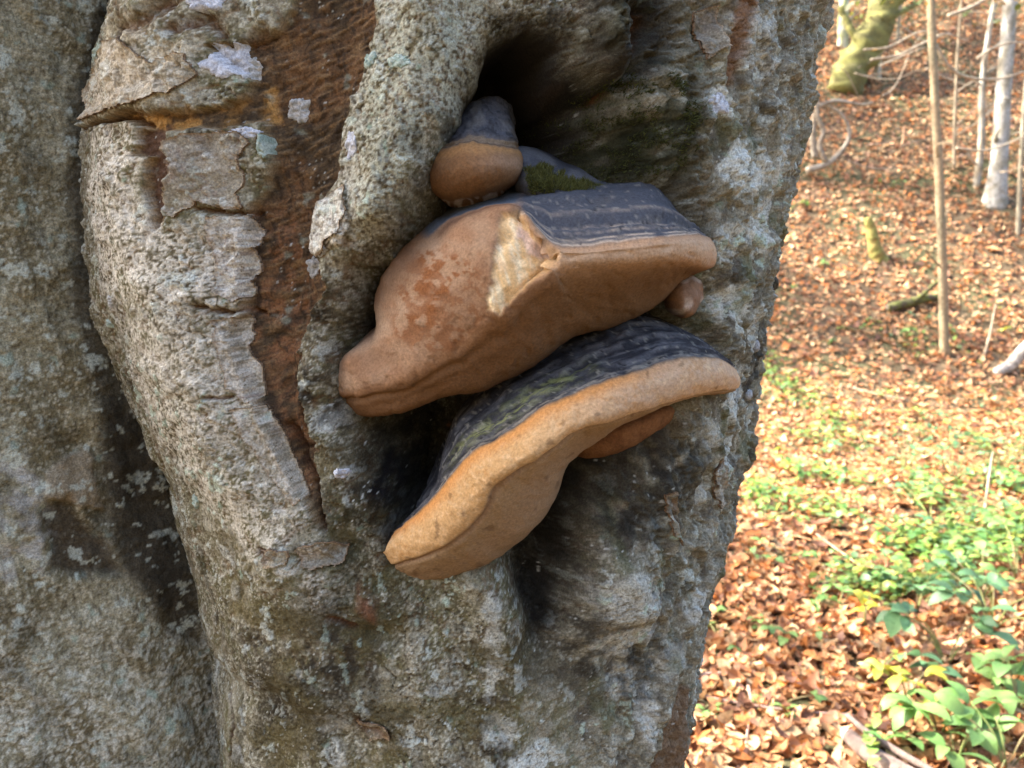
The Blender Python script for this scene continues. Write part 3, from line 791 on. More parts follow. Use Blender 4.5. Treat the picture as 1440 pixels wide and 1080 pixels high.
V, U, W = loft(lo, 260, 180)
Nn = grid_normals(V); X, Z = V[..., 0], V[..., 2]
c1 = 0.5 + 0.5 * fbm(X * 45, Z * 45, 3, 306); c2 = 0.5 + 0.5 * fbm(X * 140, Z * 140, 3, 307)
wz = W + 0.12 * fbm(X * 25, Z * 25, 3, 302) + 0.05 * fbm(X * 90, Z * 60, 2, 303)
capm = sstep(3.10, 2.85, wz)
zones = np.sin(wz * 11.0) * 0.5 + np.sin(wz * 23 + 1.3) * 0.3
V += Nn * (capm * (0.0016 * zones + 0.0006 * fbm(U * 2.6, wz * 9, 4, 312)) + 0.0022 * fbm(X * 28, Z * 28, 3, 304) + 0.0009 * fbm(X * 120, Z * 120, 3, 305) - 0.0022 * np.exp(-((W - 5.15 - 0.15 * (c1 - .5)) / 0.10) ** 2))[..., None]
Cl = np.zeros(V.shape, dtype=np.float32); Cl[:] = (0.27, 0.178, 0.098)                     # pores
Cl = mixc(Cl, (0.235, 0.150, 0.090), sstep(5.4, 6.2, W) * 0.6)
rim = sstep(5.2, 4.85, W) * (1 - capm)
rimcol = np.zeros(V.shape, dtype=np.float32); rimcol[:] = (0.46, 0.28, 0.125)
rimcol = mixc(rimcol, (0.44, 0.295, 0.185), sstep(4.5, 8.0, U))
c3 = 0.5 + 0.5 * fbm(X * 330, Z * 330, 2, 313)
rimcol = mixc(rimcol, (0.54, 0.365, 0.20), sstep(0.46, 0.70, 0.5 * c2 + 0.5 * c3) * 0.6)
rimcol = mixc(rimcol, (0.38, 0.19, 0.065), sstep(0.50, 0.30, 0.5 * c3 + 0.5 * c1) * 0.5)
rimcol = mixc(rimcol, (0.46, 0.20, 0.055), sstep(3.75, 3.05, wz) * sstep(9.5, 7.0, U) * 0.85)
Cl = Cl * (1 - rim[..., None]) + rimcol * rim[..., None]
Cl = mixc(Cl, (0.22, 0.13, 0.08), np.exp(-((W - 5.15) / 0.10) ** 2) * 0.7)
cc = np.zeros(V.shape, dtype=np.float32); cc[:] = (0.062, 0.062, 0.068)
z1 = 0.5 + 0.5 * fbm(U * 1.3, wz * 5, 4, 311); z2_ = 0.5 + 0.5 * fbm(U * 2.6, wz * 9, 5, 312)
cc = mixc(cc, (0.026, 0.026, 0.030), sstep(0.56, 0.42, z1))
cc = mixc(cc, (0.16, 0.155, 0.155), sstep(0.50, 0.70, 0.5 * z2_ + 0.5 * z1) * sstep(3.0, 2.2, wz) * 0.8)
cc = mixc(cc, (0.20, 0.215, 0.075), np.exp(-((wz - 2.25) / 0.28) ** 2) * sstep(2.6, 4.0, U) * sstep(7.6, 6.0, U) * sstep(0.42, 0.60, z2_) * 0.85)
cc = mixc(cc, (0.24, 0.215, 0.175), np.exp(-((wz - 2.80) / 0.12) ** 2) * sstep(0.40, 0.58, z2_) * 0.7)
crk_l = sstep(0.030, 0.0, np.abs(fbm(U * 1.1 + 4, wz * 5, 4, 331))) * sstep(0.42, 0.6, c1)
cc = mixc(cc, (0.016, 0.015, 0.016), crk_l * 0.9)
cc = mixc(cc, (0.24, 0.225, 0.19), sstep(0.75, 0.81, 0.5 + 0.5 * noise(X * 280, Z * 400, 332)) * 0.6)
V -= Nn * (0.0010 * crk_l * capm)[..., None]
holes = sstep(0.80, 0.84, 0.5 + 0.5 * noise(X * 110, Z * 110, 333))
Cl = mixc(Cl, (0.10, 0.055, 0.03), holes * 0.5)
Cl = Cl * (1 - capm[..., None]) + cc * capm[..., None]
lower = tag(empty('bracket_fungus', at(780, 620, .68)), 'large bracket fungus with thick orange rim and dark algae-green cap under the torn one', 'fungus', GF)
link('fruit_body', mesh_np('lower_bracket', V, grid_faces(*V.shape[:2]), np.clip(Cl, .01, .7), M_FUNGUS), None, lower)


# ---- small ones
def small_bracket(stations, colour, label, amp=0.001, nu=110, nv=110, seed=400):
    V, U, W = loft(stations, nu, nv)
    Nn = grid_normals(V); X, Z = V[..., 0], V[..., 2]
    V += Nn * (amp * fbm(X * 40, Z * 40, 3, seed) + 0.0004 * fbm(X * 140, Z * 140, 2, seed + 1))[..., None]
    c1 = 0.5 + 0.5 * fbm(X * 60, Z * 60, 3, seed + 2); c2 = 0.5 + 0.5 * fbm(X * 160, Z * 160, 2, seed + 3)
    Cc = colour(U, W, X, Z, c1, c2, V, Nn)
    e = tag(empty('bracket_fungus', tuple(V.reshape(-1, 3).mean(0))), label, 'fungus', GF)
    link('fruit_body', mesh_np('small_bracket', V, grid_faces(*V.shape[:2]), np.clip(Cc, .01, .7), M_FUNGUS), None, e)
    return e, V, Nn


def knob_col(U, W, X, Z, c1, c2, V, Nn):
    wz = W + 0.45 * (c1 - 0.5) + 0.25 * (c2 - 0.5) - 0.10 * np.abs(U - 3)
    V += Nn * (0.0022 * sstep(2.55, 2.95, wz) + 0.0008 * np.sin(wz * 17) * sstep(2.9, 2.6, wz))[..., None]
    Cc = np.zeros(V.shape, dtype=np.float32); Cc[:] = (0.150, 0.078, 0.036)
    Cc = mixc(Cc, (0.27, 0.145, 0.060), np.exp(-((wz - 3.1) / 0.35) ** 2) * 0.9)
    Cc = mixc(Cc, (0.29, 0.19, 0.125), np.exp(-((wz - 3.9) / 0.45) ** 2) * sstep(2.5, 4.5, U) * 0.7)
    Cc = mixc(Cc, (0.17, 0.125, 0.085), sstep(3.0, 2.7, wz))
    Cc = mixc(Cc, (0.075, 0.076, 0.086), sstep(2.25, 2.0, wz))
    Cc = mixc(Cc, (0.030, 0.030, 0.034), sstep(2.2, 2.0, wz) * sstep(0.45, 0.62, 0.5 + 0.5 * fbm(U * 1.5, wz * 8, 4, 405)) * 0.85)
    V += Nn * (0.0012 * fbm(U * 1.5, wz * 8, 4, 405) * sstep(3.0, 2.6, wz) - 0.0008 * fbm(X * 220, Z * 220, 3, 407))[..., None]
    Cc = mixc(Cc, (0.16, 0.15, 0.14), sstep(2.1, 1.9, wz) * sstep(0.55, 0.7, c1) * 0.6)
    Cc = mixc(Cc, (0.05, 0.03, 0.02), np.exp(-((wz - 2.75) / 0.07) ** 2) * 0.7)
    Cc = mixc(Cc, (0.40, 0.33, 0.28), sstep(5.6, 5.9, W) * sstep(0.4, 0.5, c2) * 0.8)
    return Cc


knob = [
 [(606, 226, .68), (605, 228, .645), (604, 234, .635), (603, 240, .628), (601, 252, .625), (605, 264, .627), (615, 274, .632), (622, 281, .645), (630, 275, .68)],
 [(625, 180, .68), (622, 192, .635), (617, 204, .610), (613, 216, .598), (607, 242, .588), (614, 267, .592), (630, 280, .605), (642, 288, .625), (645, 280, .68)],
 [(650, 152, .68), (646, 163, .628), (640, 192, .594), (636, 210, .578), (633, 238, .568), (640, 264, .574), (650, 279, .590), (660, 289, .612), (660, 283, .68)],
 [(678, 138, .68), (674, 146, .624), (668, 186, .586), (665, 206, .570), (668, 236, .561), (672, 260, .568), (677, 274, .586), (684, 283, .612), (682, 278, .68)],
 [(700, 136, .68), (698, 145, .624), (699, 188, .588), (700, 208, .574), (704, 232, .566), (702, 254, .574), (698, 268, .592), (697, 276, .614), (695, 270, .68)],
 [(717, 150, .68), (715, 157, .634), (721, 190, .602), (724, 210, .592), (728, 232, .586), (722, 252, .595), (711, 264, .608), (705, 270, .628), (705, 264, .68)],
 [(724, 175, .69), (723, 180, .650), (727, 198, .630), (730, 214, .622), (732, 232, .618), (726, 247, .625), (717, 256, .635), (712, 262, .645), (712, 255, .69)]]
knob = [[(x, y, d + (0.026 if d < .66 else 0)) for x, y, d in st] for st in knob]
small_bracket(knob, knob_col, 'small hoof-shaped bracket fungus with slate top perched above the torn bracket', 0.0012)


def ridge_col(U, W, X, Z, c1, c2, V, Nn):
    Cc = np.zeros(V.shape, dtype=np.float32); Cc[:] = (0.050, 0.052, 0.062)
    Cc = mixc(Cc, (0.105, 0.107, 0.118), sstep(0.45, 0.65, c1))
    return Cc


ridge = [
 [(718, 215, .69), (718, 214, .660), (720, 225, .645), (722, 245, .632), (724, 262, .628), (728, 280, .64), (732, 285, .69)],
 [(735, 205, .69), (733, 208, .655), (738, 225, .632), (742, 245, .615), (745, 265, .608), (748, 282, .62), (750, 285, .69)],
 [(770, 215, .69), (770, 220, .655), (775, 238, .630), (778, 255, .612), (780, 270, .604), (782, 284, .615), (784, 288, .69)],
 [(815, 232, .69), (815, 238, .660), (818, 250, .636), (820, 262, .620), (822, 272, .613), (824, 284, .622), (826, 288, .69)],
 [(850, 250, .69), (850, 255, .668), (855, 262, .650), (858, 268, .636), (860, 274, .630), (862, 282, .636), (864, 286, .69)],
 [(868, 262, .70), (868, 264, .680), (870, 267, .668), (872, 271, .660), (873, 275, .656), (874, 280, .660), (875, 282, .70)]]
old, OV, ON = small_bracket(ridge, ridge_col, 'old black bracket fungus crust grown over with moss behind the slate cap', 0.002, 90, 70, 430)


def nub_col(U, W, X, Z, c1, c2, V, Nn):
    Cc = np.zeros(V.shape, dtype=np.float32); Cc[:] = (0.21, 0.125, 0.08)
    Cc = mixc(Cc, (0.42, 0.34, 0.28), sstep(0.50, 0.62, c1) * 0.85)
    Cc = mixc(Cc, (0.32, 0.16, 0.07), sstep(0.45, 0.3, c1) * 0.7)
    return Cc


nub = [
 [(940, 405, .71), (937, 406, .680), (934, 412, .672), (932, 424, .668), (937, 438, .674), (945, 444, .71)],
 [(952, 388, .71), (948, 393, .662), (944, 405, .645), (944, 424, .640), (949, 442, .650), (956, 450, .71)],
 [(966, 383, .71), (964, 387, .656), (962, 402, .636), (962, 424, .632), (964, 444, .644), (966, 455, .71)],
 [(980, 389, .71), (981, 391, .662), (983, 404, .648), (983, 421, .646), (979, 440, .654), (973, 450, .71)],
 [(987, 400, .71), (989, 401, .682), (991, 408, .676), (990, 420, .675), (985, 434, .680), (979, 442, .71)]]
small_bracket(nub, nub_col, 'tiny pale brown bracket fungus bud under the right end of the slate cap', 0.0034, 70, 60, 450)


def under_col(U, W, X, Z, c1, c2, V, Nn):
    Cc = np.zeros(V.shape, dtype=np.float32); Cc[:] = (0.155, 0.070, 0.032)
    Cc = mixc(Cc, (0.22, 0.105, 0.048), sstep(0.45, 0.6, c1) * 0.7)
    return Cc


under = [
 [(800, 625, .70), (800, 627, .672), (800, 632, .664), (802, 640, .662), (808, 645, .668), (812, 642, .71)],
 [(830, 590, .70), (826, 600, .660), (826, 615, .642), (832, 634, .640), (840, 645, .654), (845, 640, .71)],
 [(870, 570, .70), (868, 585, .655), (870, 602, .636), (876, 620, .636), (882, 634, .652), (885, 628, .71)],
 [(915, 555, .70), (914, 570, .660), (916, 584, .642), (920, 600, .642), (924, 611, .656), (925, 606, .71)],
 [(950, 550, .71), (950, 562, .672), (953, 572, .658), (956, 583, .656), (956, 590, .668), (955, 586, .72)],
 [(975, 552, .72), (976, 560, .695), (977, 566, .688), (978, 571, .687), (976, 574, .692), (974, 572, .72)]]
small_bracket(under, under_col, 'thin rust-brown bracket fungus tucked under the orange-rimmed one', 0.001, 80, 60, 470)

# ------------------------------------------------------------------ small growth on the tree
def blob_patch(px, py, rx, ry, thick, colA, colB, name, parent, seed, ring=10, seg=44, label=None, mat=None, lobes=7):
    """a lichen crust: an irregular lobed disc lying on the carved bark"""
    s0, z0 = SZ(px, py)
    a = np.linspace(0, 2 * math.pi, seg, endpoint=False); r = np.linspace(0, 1, ring)
    A, Rr = np.meshgrid(a, r)
    lob = 1 + 0.05 * np.sin(lobes * A + seed) + 0.55 * fbm(np.cos(A) * 1.6 + seed, np.sin(A) * 1.6, 4, seed, 0.6)
    s = s0 + Rr * lob * np.cos(A) * rx * PX; z = z0 + Rr * lob * np.sin(A) * ry * PX
    lift = thick * (1 - Rr ** 4) * (0.8 + 0.5 * fbm(s * 260, z * 260, 2, seed + 1)) - 0.0012 * (Rr > 0.99)
    V = on_trunk(s, z, lift + 0.0004)
    m = 0.5 + 0.5 * fbm(s * 320, z * 320, 2, seed + 2)
    Cc = np.zeros(V.shape, dtype=np.float32); Cc[:] = colA
    Cc = mixc(Cc, colB, sstep(0.4, 0.62, m))
    o = link(name, mesh_np(name, V, grid_faces(ring, seg, True), Cc, mat or M_LICHEN), None, parent)
    if label: o['label'] = label
    return o


BLU = ((0.36, 0.37, 0.40), (0.52, 0.53, 0.56)); TEA = ((0.24, 0.31, 0.27), (0.38, 0.44, 0.39)); GRY = ((0.30, 0.30, 0.28), (0.44, 0.43, 0.41))
for k, (px, py, rx, ry, c, th) in enumerate([(326, 88, 26, 26, BLU, .0022), (406, 150, 18, 18, GRY, .0015), (350, 188, 20, 8, BLU, .0016), (372, 205, 7, 17, TEA, .0016), (300, 5, 26, 16, BLU, .002),
                                             (497, 205, 10, 18, BLU, .0016), (428, 375, 13, 15, GRY, .0014), (455, 350, 14, 10, BLU, .0016), (520, 85, 14, 12, TEA, .0014), (565, 95, 16, 10, TEA, .0014), (350, 95, 10, 18, GRY, .0014),
                                             (158, 424, 11, 10, GRY, .0022), (148, 456, 9, 8, TEA, .002), (415, 770, 11, 10, TEA, .0022), (448, 768, 13, 9, BLU, .002), (985, 150, 17, 15, BLU, .0016), (275, 705, 9, 12, TEA, .002), (485, 662, 11, 8, BLU, .0015)]):
    blob_patch(px, py, rx, ry, th, c[0], c[1], 'lichen_crust', tree, 500 + 7 * k, lobes=5 + k % 4)


def bark_plate(poly, lift, curl, colA, colB, seed, thick=0.0022):
    """a loose, ragged sheet of old bark standing off the wood, curling up along its free edge"""
    Q = np.array(SZL(poly)); st = 0.0009
    s = np.arange(Q[:, 0].min() - .004, Q[:, 0].max() + .004, st); z = np.arange(Q[:, 1].min() - .004, Q[:, 1].max() + .004, st)
    Sx, Zx = np.meshgrid(s, z)
    w = 0.0028 * fbm(Sx * 110, Zx * 110, 4, seed, 0.65); w_ = 0.0028 * fbm(Sx * 110 + 7, Zx * 110, 4, seed + 1, 0.65)
    sd = poly_sd(Sx + w, Zx + w_, [tuple(q) for q in Q])
    ins = sd > 0
    sm = on_trunk(Sx, Zx)                                        # follow the smoothed bark
    nsm = fbm(Sx * 90, Zx * 90, 3, seed + 2)
    up_ = lift + curl * np.exp(-np.maximum(sd, 0) / 0.004) + 0.0010 * nsm + 0.0005 * fbm(Sx * 300, Zx * 300, 2, seed + 3)
    top = on_trunk(Sx, Zx, up_); bot = on_trunk(Sx, Zx, up_ - thick)
    f = grid_faces(*Sx.shape)
    keep = ins.ravel()[f].all(1); f = f[keep]
    n = Sx.size
    e = np.concatenate([f[:, [0, 1]], f[:, [1, 2]], f[:, [2, 3]], f[:, [3, 0]]])
    key = np.sort(e, 1); key = key[:, 0] * n + key[:, 1]
    _, inv, cnt = np.unique(key, return_inverse=True, return_counts=True)
    b = e[cnt[inv] == 1]
    sk = np.stack([b[:, 0], b[:, 1], b[:, 1] + n, b[:, 0] + n], -1)
    F = np.concatenate([f, f[:, ::-1] + n, sk])
    V = np.concatenate([top.reshape(-1, 3), bot.reshape(-1, 3)])
    m = 0.5 + 0.5 * fbm(Sx * 120, Zx * 120, 3, seed + 4)
    jj = np.clip(((np.degrees((Sx - 0.013 * (seed >= 600)) / RM) - phf[0]) / DPH).astype(int), 0, nph - 1); ii = np.clip(NZ0 + ((Zx - zd[0]) / DZ).astype(int), 0, nz - 1)
    c = np.zeros(top.shape, dtype=np.float32); c[:] = colA
    c = mixc(c, colB, sstep(0.42, 0.6, m)); c = 0.35 * c + 0.65 * np.clip(C[ii, jj] * 1.1, 0, .6); c = mixc(c, (0.33, 0.22, 0.12), sstep(0.0022, 0.0004, sd) * 0.6)
    c = np.concatenate([c.reshape(-1, 3), np.repeat(np.array([[0.16, 0.085, 0.045]], dtype=np.float32), n, 0)])
    used = np.unique(F); mp = np.zeros(len(V), dtype=np.int64); mp[used] = np.arange(len(used))
    link('bark_plate', mesh_np('bark_plate', V[used], mp[F], c[used], M_BARK), None, tree)


bark_plate([(268, 204), (285, 190), (318, 190), (345, 184), (360, 200), (344, 222), (352, 255), (340, 272), (350, 292), (322, 296), (300, 286), (276, 310), (262, 296), (268, 262), (258, 232)], .0010, .0016, (0.36, 0.31, 0.26), (0.46, 0.41, 0.37), 520)
bark_plate([(125, 172), (128, 130), (160, 70), (215, 60), (250, 95), (290, 80), (300, 110), (278, 138), (235, 152), (185, 162)], .0012, .0026, (0.40, 0.33, 0.25), (0.30, 0.25, 0.19), 530)
bark_plate([(446, 284), (468, 268), (492, 262), (498, 300), (488, 330), (470, 336), (462, 356), (440, 366), (434, 345)], .0016, .0018, (0.42, 0.40, 0.36), (0.48, 0.45, 0.40), 540)
bark_plate([(312, 306), (350, 300), (363, 330), (352, 352), (358, 378), (350, 396), (357, 414), (338, 426), (318, 410), (322, 370), (310, 340)], .0004, .0016, (0.46, 0.41, 0.37), (0.56, 0.51, 0.47), 600)
bark_plate([(318, 446), (350, 442), (354, 472), (348, 490), (364, 515), (372, 555), (360, 566), (338, 540), (328, 500)], .0004, .0016, (0.36, 0.32, 0.27), (0.46, 0.42, 0.37), 610)
bark_plate([(345, 570), (374, 566), (398, 606), (420, 656), (442, 696), (425, 702), (386, 650), (362, 612)], .0004, .0016, (0.34, 0.29, 0.22), (0.44, 0.39, 0.33), 620)
bark_plate([(388, 762), (408, 756), (428, 762), (424, 782), (398, 784)], .0022, .0020, (0.30, 0.27, 0.22), (0.20, 0.16, 0.12), 570)
bark_plate([(432, 758), (470, 752), (494, 762), (490, 786), (440, 790)], .0018, .0020, (0.36, 0.34, 0.31), (0.26, 0.22, 0.18), 575)
bark_plate([(915, 690), (930, 684), (936, 720), (932, 760), (922, 745)], .0018, .0022, (0.26, 0.24, 0.20), (0.17, 0.15, 0.11), 580)
bark_plate([(1004, 660), (1014, 640), (1018, 690), (1008, 720)], .0018, .002, (0.36, 0.35, 0.34), (0.26, 0.24, 0.21), 585)
bark_plate([(960, 20), (990, 10), (996, 70), (970, 90)], .0016, .002, (0.22, 0.20, 0.18), (0.32, 0.30, 0.28), 590)
bark_plate([(505, 1005), (548, 1010), (552, 1030), (520, 1036)], .0018, .0024, (0.20, 0.16, 0.11), (0.28, 0.24, 0.18), 595)


def blades(P, Nr, n, length, width, c0, c1, seed, lean=0.5):
    """short moss leaves standing on given points with normals"""
    g = np.random.default_rng(seed)
    i = g.integers(0, len(P), n)
    p = P[i] + g.normal(0, 0.0007, (n, 3)); nn = Nr[i] + g.normal(0, lean, (n, 3)) + np.array([0, 0, 0.35])
    nn /= np.linalg.norm(nn, axis=1, keepdims=True)
    side = np.cross(nn, g.normal(0, 1, (n, 3))); side /= np.linalg.norm(side, axis=1, keepdims=True) + 1e-9
    L = length * g.uniform(0.5, 1.3, (n, 1)); w = width * g.uniform(0.6, 1.3, (n, 1))
    V = np.stack([p - side * w, p + side * w, p + nn * L], 1).reshape(-1, 3)
    F = np.arange(3 * n).reshape(-1, 3)
    t = g.uniform(0, 1, (n, 1)) ** 1.3
    c = np.asarray(c0) * (1 - t) + np.asarray(c1) * t
    return V, F, np.repeat(c, 3, axis=0)


# moss on the old black crust
sel = []
for (a, b, c) in [(745, 842, 252)]:
    g = np.random.default_rng(3)
    q = np.array([at(x, y, .6) for x, y in [(742, 240), (760, 232), (800, 250), (858, 266), (840, 272), (790, 270), (745, 270)]])
    sd = poly_sd(OV[..., 0] * .6 / OV[..., 1], (OV[..., 2] - 1.5) * .6 / OV[..., 1] + 1.5, [(v[0], v[2]) for v in q]) + 0.004 * fbm(OV[..., 0] * 150, OV[..., 2] * 150, 2, 601)
    m = sd > 0
    MP, MN = OV[m], ON[m]
if len(MP):
    v, f, c = blades(MP, MN, 6000, 0.0032, 0.00032, (0.05, 0.055, 0.014), (0.17, 0.17, 0.055), 602, 0.55)
    tag(link('moss', mesh_np('moss', v, f, c, M_MOSS), None, old), kind='stuff')
# moss on the bark to the right of the rot hole
g = np.random.default_rng(5)
cand = []
for _ in range(9000):
    x, y = g.uniform(820, 950), g.uniform(95, 265)
    if ((x - 890) / 62) ** 2 + ((y - 182) / 82) ** 2 < 1: cand.append((x, y))
cs = np.array([SZ(*q) for q in cand[:700]])
cs = np.repeat(cs, 10, axis=0) + g.normal(0, 0.0028, (7000, 2))
keep = fbm(cs[:, 0] * 60, cs[:, 1] * 60, 3, 603) > -0.05
cs = cs[keep]
MP = on_trunk(cs[:, 0], cs[:, 1]); ph_ = cs[:, 0] / RM
MN = np.stack([np.sin(ph_), -np.cos(ph_), 0 * ph_], -1)
v, f, c = blades(MP, MN, 5500, 0.0034, 0.0004, (0.03, 0.035, 0.010), (0.10, 0.11, 0.035), 604, 0.6)
tag(link('moss', mesh_np('moss', v, f, c, M_MOSS), None, tree), kind='stuff')


# knots and bark flakes standing out of the right edge of the trunk
def lump(name, p, r, col, parent, seed, squash=(1, 1, 1), mat=None):
    u = np.linspace(0, math.pi, 9); w = np.linspace(0, 2 * math.pi, 14, endpoint=False)
    U_, W_ = np.meshgrid(u, w, indexing='ij')
    d = np.stack([np.sin(U_) * np.cos(W_), np.sin(U_) * np.sin(W_), np.cos(U_)], -1)
    rr = r * (1 + 0.35 * fbm(d[..., 0] * 2.1 + seed, d[..., 1] * 2.1 + d[..., 2] * 1.7, 3, seed))
    V = np.asarray(p) + d * rr[..., None] * np.asarray(squash)
    Cc = np.zeros(V.shape, dtype=np.float32); Cc[:] = col
    return link(name, mesh_np(name, V, grid_faces(9, 14, True), Cc, mat or M_BARK), None, parent)


for (px, py, r, col) in [(1093, 398, .0055, (0.06, 0.055, 0.04)), (1073, 487, .005, (0.30, 0.30, 0.30)), (1066, 556, .0045, (0.35, 0.36, 0.36))]:
    s, z = SZ(px - 4, py)
    lump('bark_knot', on_trunk(np.array([s]), np.array([z]))[0], r, col, tree, 620 + px, (1.0, 1.2, 1.1))

# ------------------------------------------------------------------ the ground and the slope behind
def G(x, y):
    x = np.asarray(x, dtype=np.float64); y = np.asarray(y, dtype=np.float64)
    yy = y + 0.12 * (x - 4)
    rise = 0.8 * np.log1p(np.exp(np.clip((yy - 9.3) / 0.8, -30, 30))) * 0.74
    rise = np.where(rise > 24, 24 + (rise - 24) * 0.25, rise)
    back = 1.2 * np.log1p(np.exp(np.clip((-y - 3.5) / 1.2, -30, 30))) * 0.62  # unseen hillside behind the camera, added to block low sky light
    back = np.where(back > 14, 14 + (back - 14) * 0.2, back)
    return rise + back + 0.09 * fbm(x * 0.5, y * 0.5, 3, 700) + 0.02 * fbm(x * 2.3, y * 2.3, 2, 701)


def graded(lo, a, b, hi, fine, coarse):
    return np.concatenate([np.linspace(lo, a, coarse, endpoint=False), np.arange(a, b, fine), np.linspace(b, hi, coarse)])


gx = graded(-90, -1.5, 13, 90, 0.1, 22); gy = graded(-60, 0.6, 21, 130, 0.1, 22)
GX, GY = np.meshgrid(gx, gy)
GZ = G(GX, GY)
k1 = 0.5 + 0.5 * fbm(GX * 9, GY * 9, 3, 710); k2 = 0.5 + 0.5 * fbm(GX * 0.9, GY * 0.9, 3, 711)
GC = np.zeros(GX.shape + (3,), dtype=np.float32); GC[:] = (0.085, 0.060, 0.036)
GC = mixc(GC, (0.125, 0.088, 0.050), sstep(0.45, 0.6, k1)); GC = mixc(GC, (0.06, 0.035, 0.02), sstep(0.45, 0.3, k1))
GC = mixc(GC, (0.07, 0.085, 0.035), sstep(0.45, 0.65, k2) * 0.6)
tag(link('ground', mesh_np('ground', np.stack([GX, GY, GZ], -1), grid_faces(len(gy), len(gx)), GC, M_GROUND)), 'forest floor rising into a leaf-covered slope', kind='structure')


def ground_at(px, py):
    d = ray(px, py)
    t = np.linspace(1.2, 40, 8000)
    P = CAM[None] + d[None] * t[:, None]
    b = np.nonzero(P[:, 2] < G(P[:, 0], P[:, 1]))[0]
    i = b[0] if len(b) else -1
    p = P[i].copy(); p[2] = float(G(p[0], p[1]))
    return p


# ---- fallen beech leaves
def leaf_shape(L, Wd, fold, curl, n=4):
    """oval leaf with a folded midrib: 2*(n-1) quads worth of triangles"""
    t = np.linspace(0, 1, n + 1)
    w = Wd * 0.5 * np.sin(np.pi * t ** 0.85) ** 0.8
    mid = np.stack([t * L - L / 2, 0 * t, curl * (4 * (t - .5) ** 2) * L], -1)
    l = mid + np.stack([0 * t, w, fold * w], -1); r = mid + np.stack([0 * t, -w, fold * w], -1)
    V = [mid[0]]; F = []
    for k in range(1, n):
        V += [l[k], mid[k], r[k]]
    V.append(mid[n])
    e = len(V) - 1
    F += [(0, 2, 1), (0, 3, 2)]
    for k in range(n - 2):
        a = 1 + 3 * k
        F += [(a, a + 1, a + 4), (a, a + 4, a + 3), (a + 1, a + 2, a + 5), (a + 1, a + 5, a + 4)]
    a = 1 + 3 * (n - 2)
    F += [(a, a + 1, e), (a + 1, a + 2, e)]
    return np.array(V), np.array(F)


LEAFCOL = np.array([(0.40, 0.190, 0.078), (0.32, 0.140, 0.058), (0.46, 0.270, 0.125), (0.22, 0.095, 0.046), (0.52, 0.355, 0.19), (0.45, 0.165, 0.045), (0.15, 0.070, 0.042), (0.46, 0.265, 0.155)])
LEAFP = np.array([.19, .16, .18, .11, .13, .10, .06, .07])


def rot_mats(az, tilt, taz):
    ca, sa = np.cos(az), np.sin(az); z = 0 * ca; o = z + 1
    Rz = np.stack([np.stack([ca, -sa, z], -1), np.stack([sa, ca, z], -1), np.stack([z, z, o], -1)], -2)
    ax = np.stack([np.cos(taz), np.sin(taz), z], -1)
    K = np.stack([np.stack([z, -ax[:, 2], ax[:, 1]], -1), np.stack([ax[:, 2], z, -ax[:, 0]], -1), np.stack([-ax[:, 1], ax[:, 0], z], -1)], -2)
    I = np.eye(3)[None]
    Rt = I + np.sin(tilt)[:, None, None] * K + (1 - np.cos(tilt))[:, None, None] * (K @ K)
    return Rt @ Rz


def litter_points(n, y0, y1, g, x0=0.06, x1=0.86):
    """spread over the wedge of ground beside the trunk, even in area"""
    y = np.sqrt(g.uniform(y0 ** 2, y1 ** 2, n)); x = y * g.uniform(x0, x1, n)
    return x, y


def slope_frame(x, y):
    e = 0.05
    gx_ = (G(x + e, y) - G(x - e, y)) / (2 * e); gy_ = (G(x, y + e) - G(x, y - e)) / (2 * e)
    nrm = np.stack([-gx_, -gy_, np.ones_like(gx_)], -1); nrm /= np.linalg.norm(nrm, axis=1, keepdims=True)
    return nrm


def litter(n, y0, y1, size, seed, nseg, lift, x0=0.06, x1=0.86):
    g = np.random.default_rng(seed)
    x, y = litter_points(n, y0, y1, g, x0, x1)
    z = G(x, y) + g.uniform(0.004, lift, n)
    nrm = slope_frame(x, y)
    tilt = np.abs(g.normal(0, 0.38, n)); Mr = rot_mats(g.uniform(0, 2 * math.pi, n), tilt, g.uniform(0, 2 * math.pi, n))
    # tip the whole leaf on to the slope
    zax = nrm; xax = np.cross(np.array([0, 1.0, 0]), zax); xax /= np.linalg.norm(xax, axis=1, keepdims=True); yax = np.cross(zax, xax)
    Fm = np.stack([xax, yax, zax], -1)
    Mr = Fm @ Mr
    shapes = [leaf_shape(1.0, g.uniform(.5, .68), g.uniform(-.4, .9), g.uniform(-.45, .55), nseg) for _ in range(10)]
    sid = g.integers(0, 10, n); s = size * np.exp(g.normal(-.08, .30, n))
    SV = np.stack([a for a, b in shapes]); SF = shapes[0][1]
    V = np.einsum('nij,nkj->nki', Mr, SV[sid]) * s[:, None, None] + np.stack([x, y, z], -1)[:, None, :]
    nv = SV.shape[1]
    F = (SF[None] + (np.arange(n) * nv)[:, None, None]).reshape(-1, 3)
    c = LEAFCOL[g.choice(len(LEAFCOL), n, p=LEAFP)] * g.uniform(0.75, 1.2, (n, 1))
    return V.reshape(-1, 3), F, np.repeat(c, nv, axis=0)


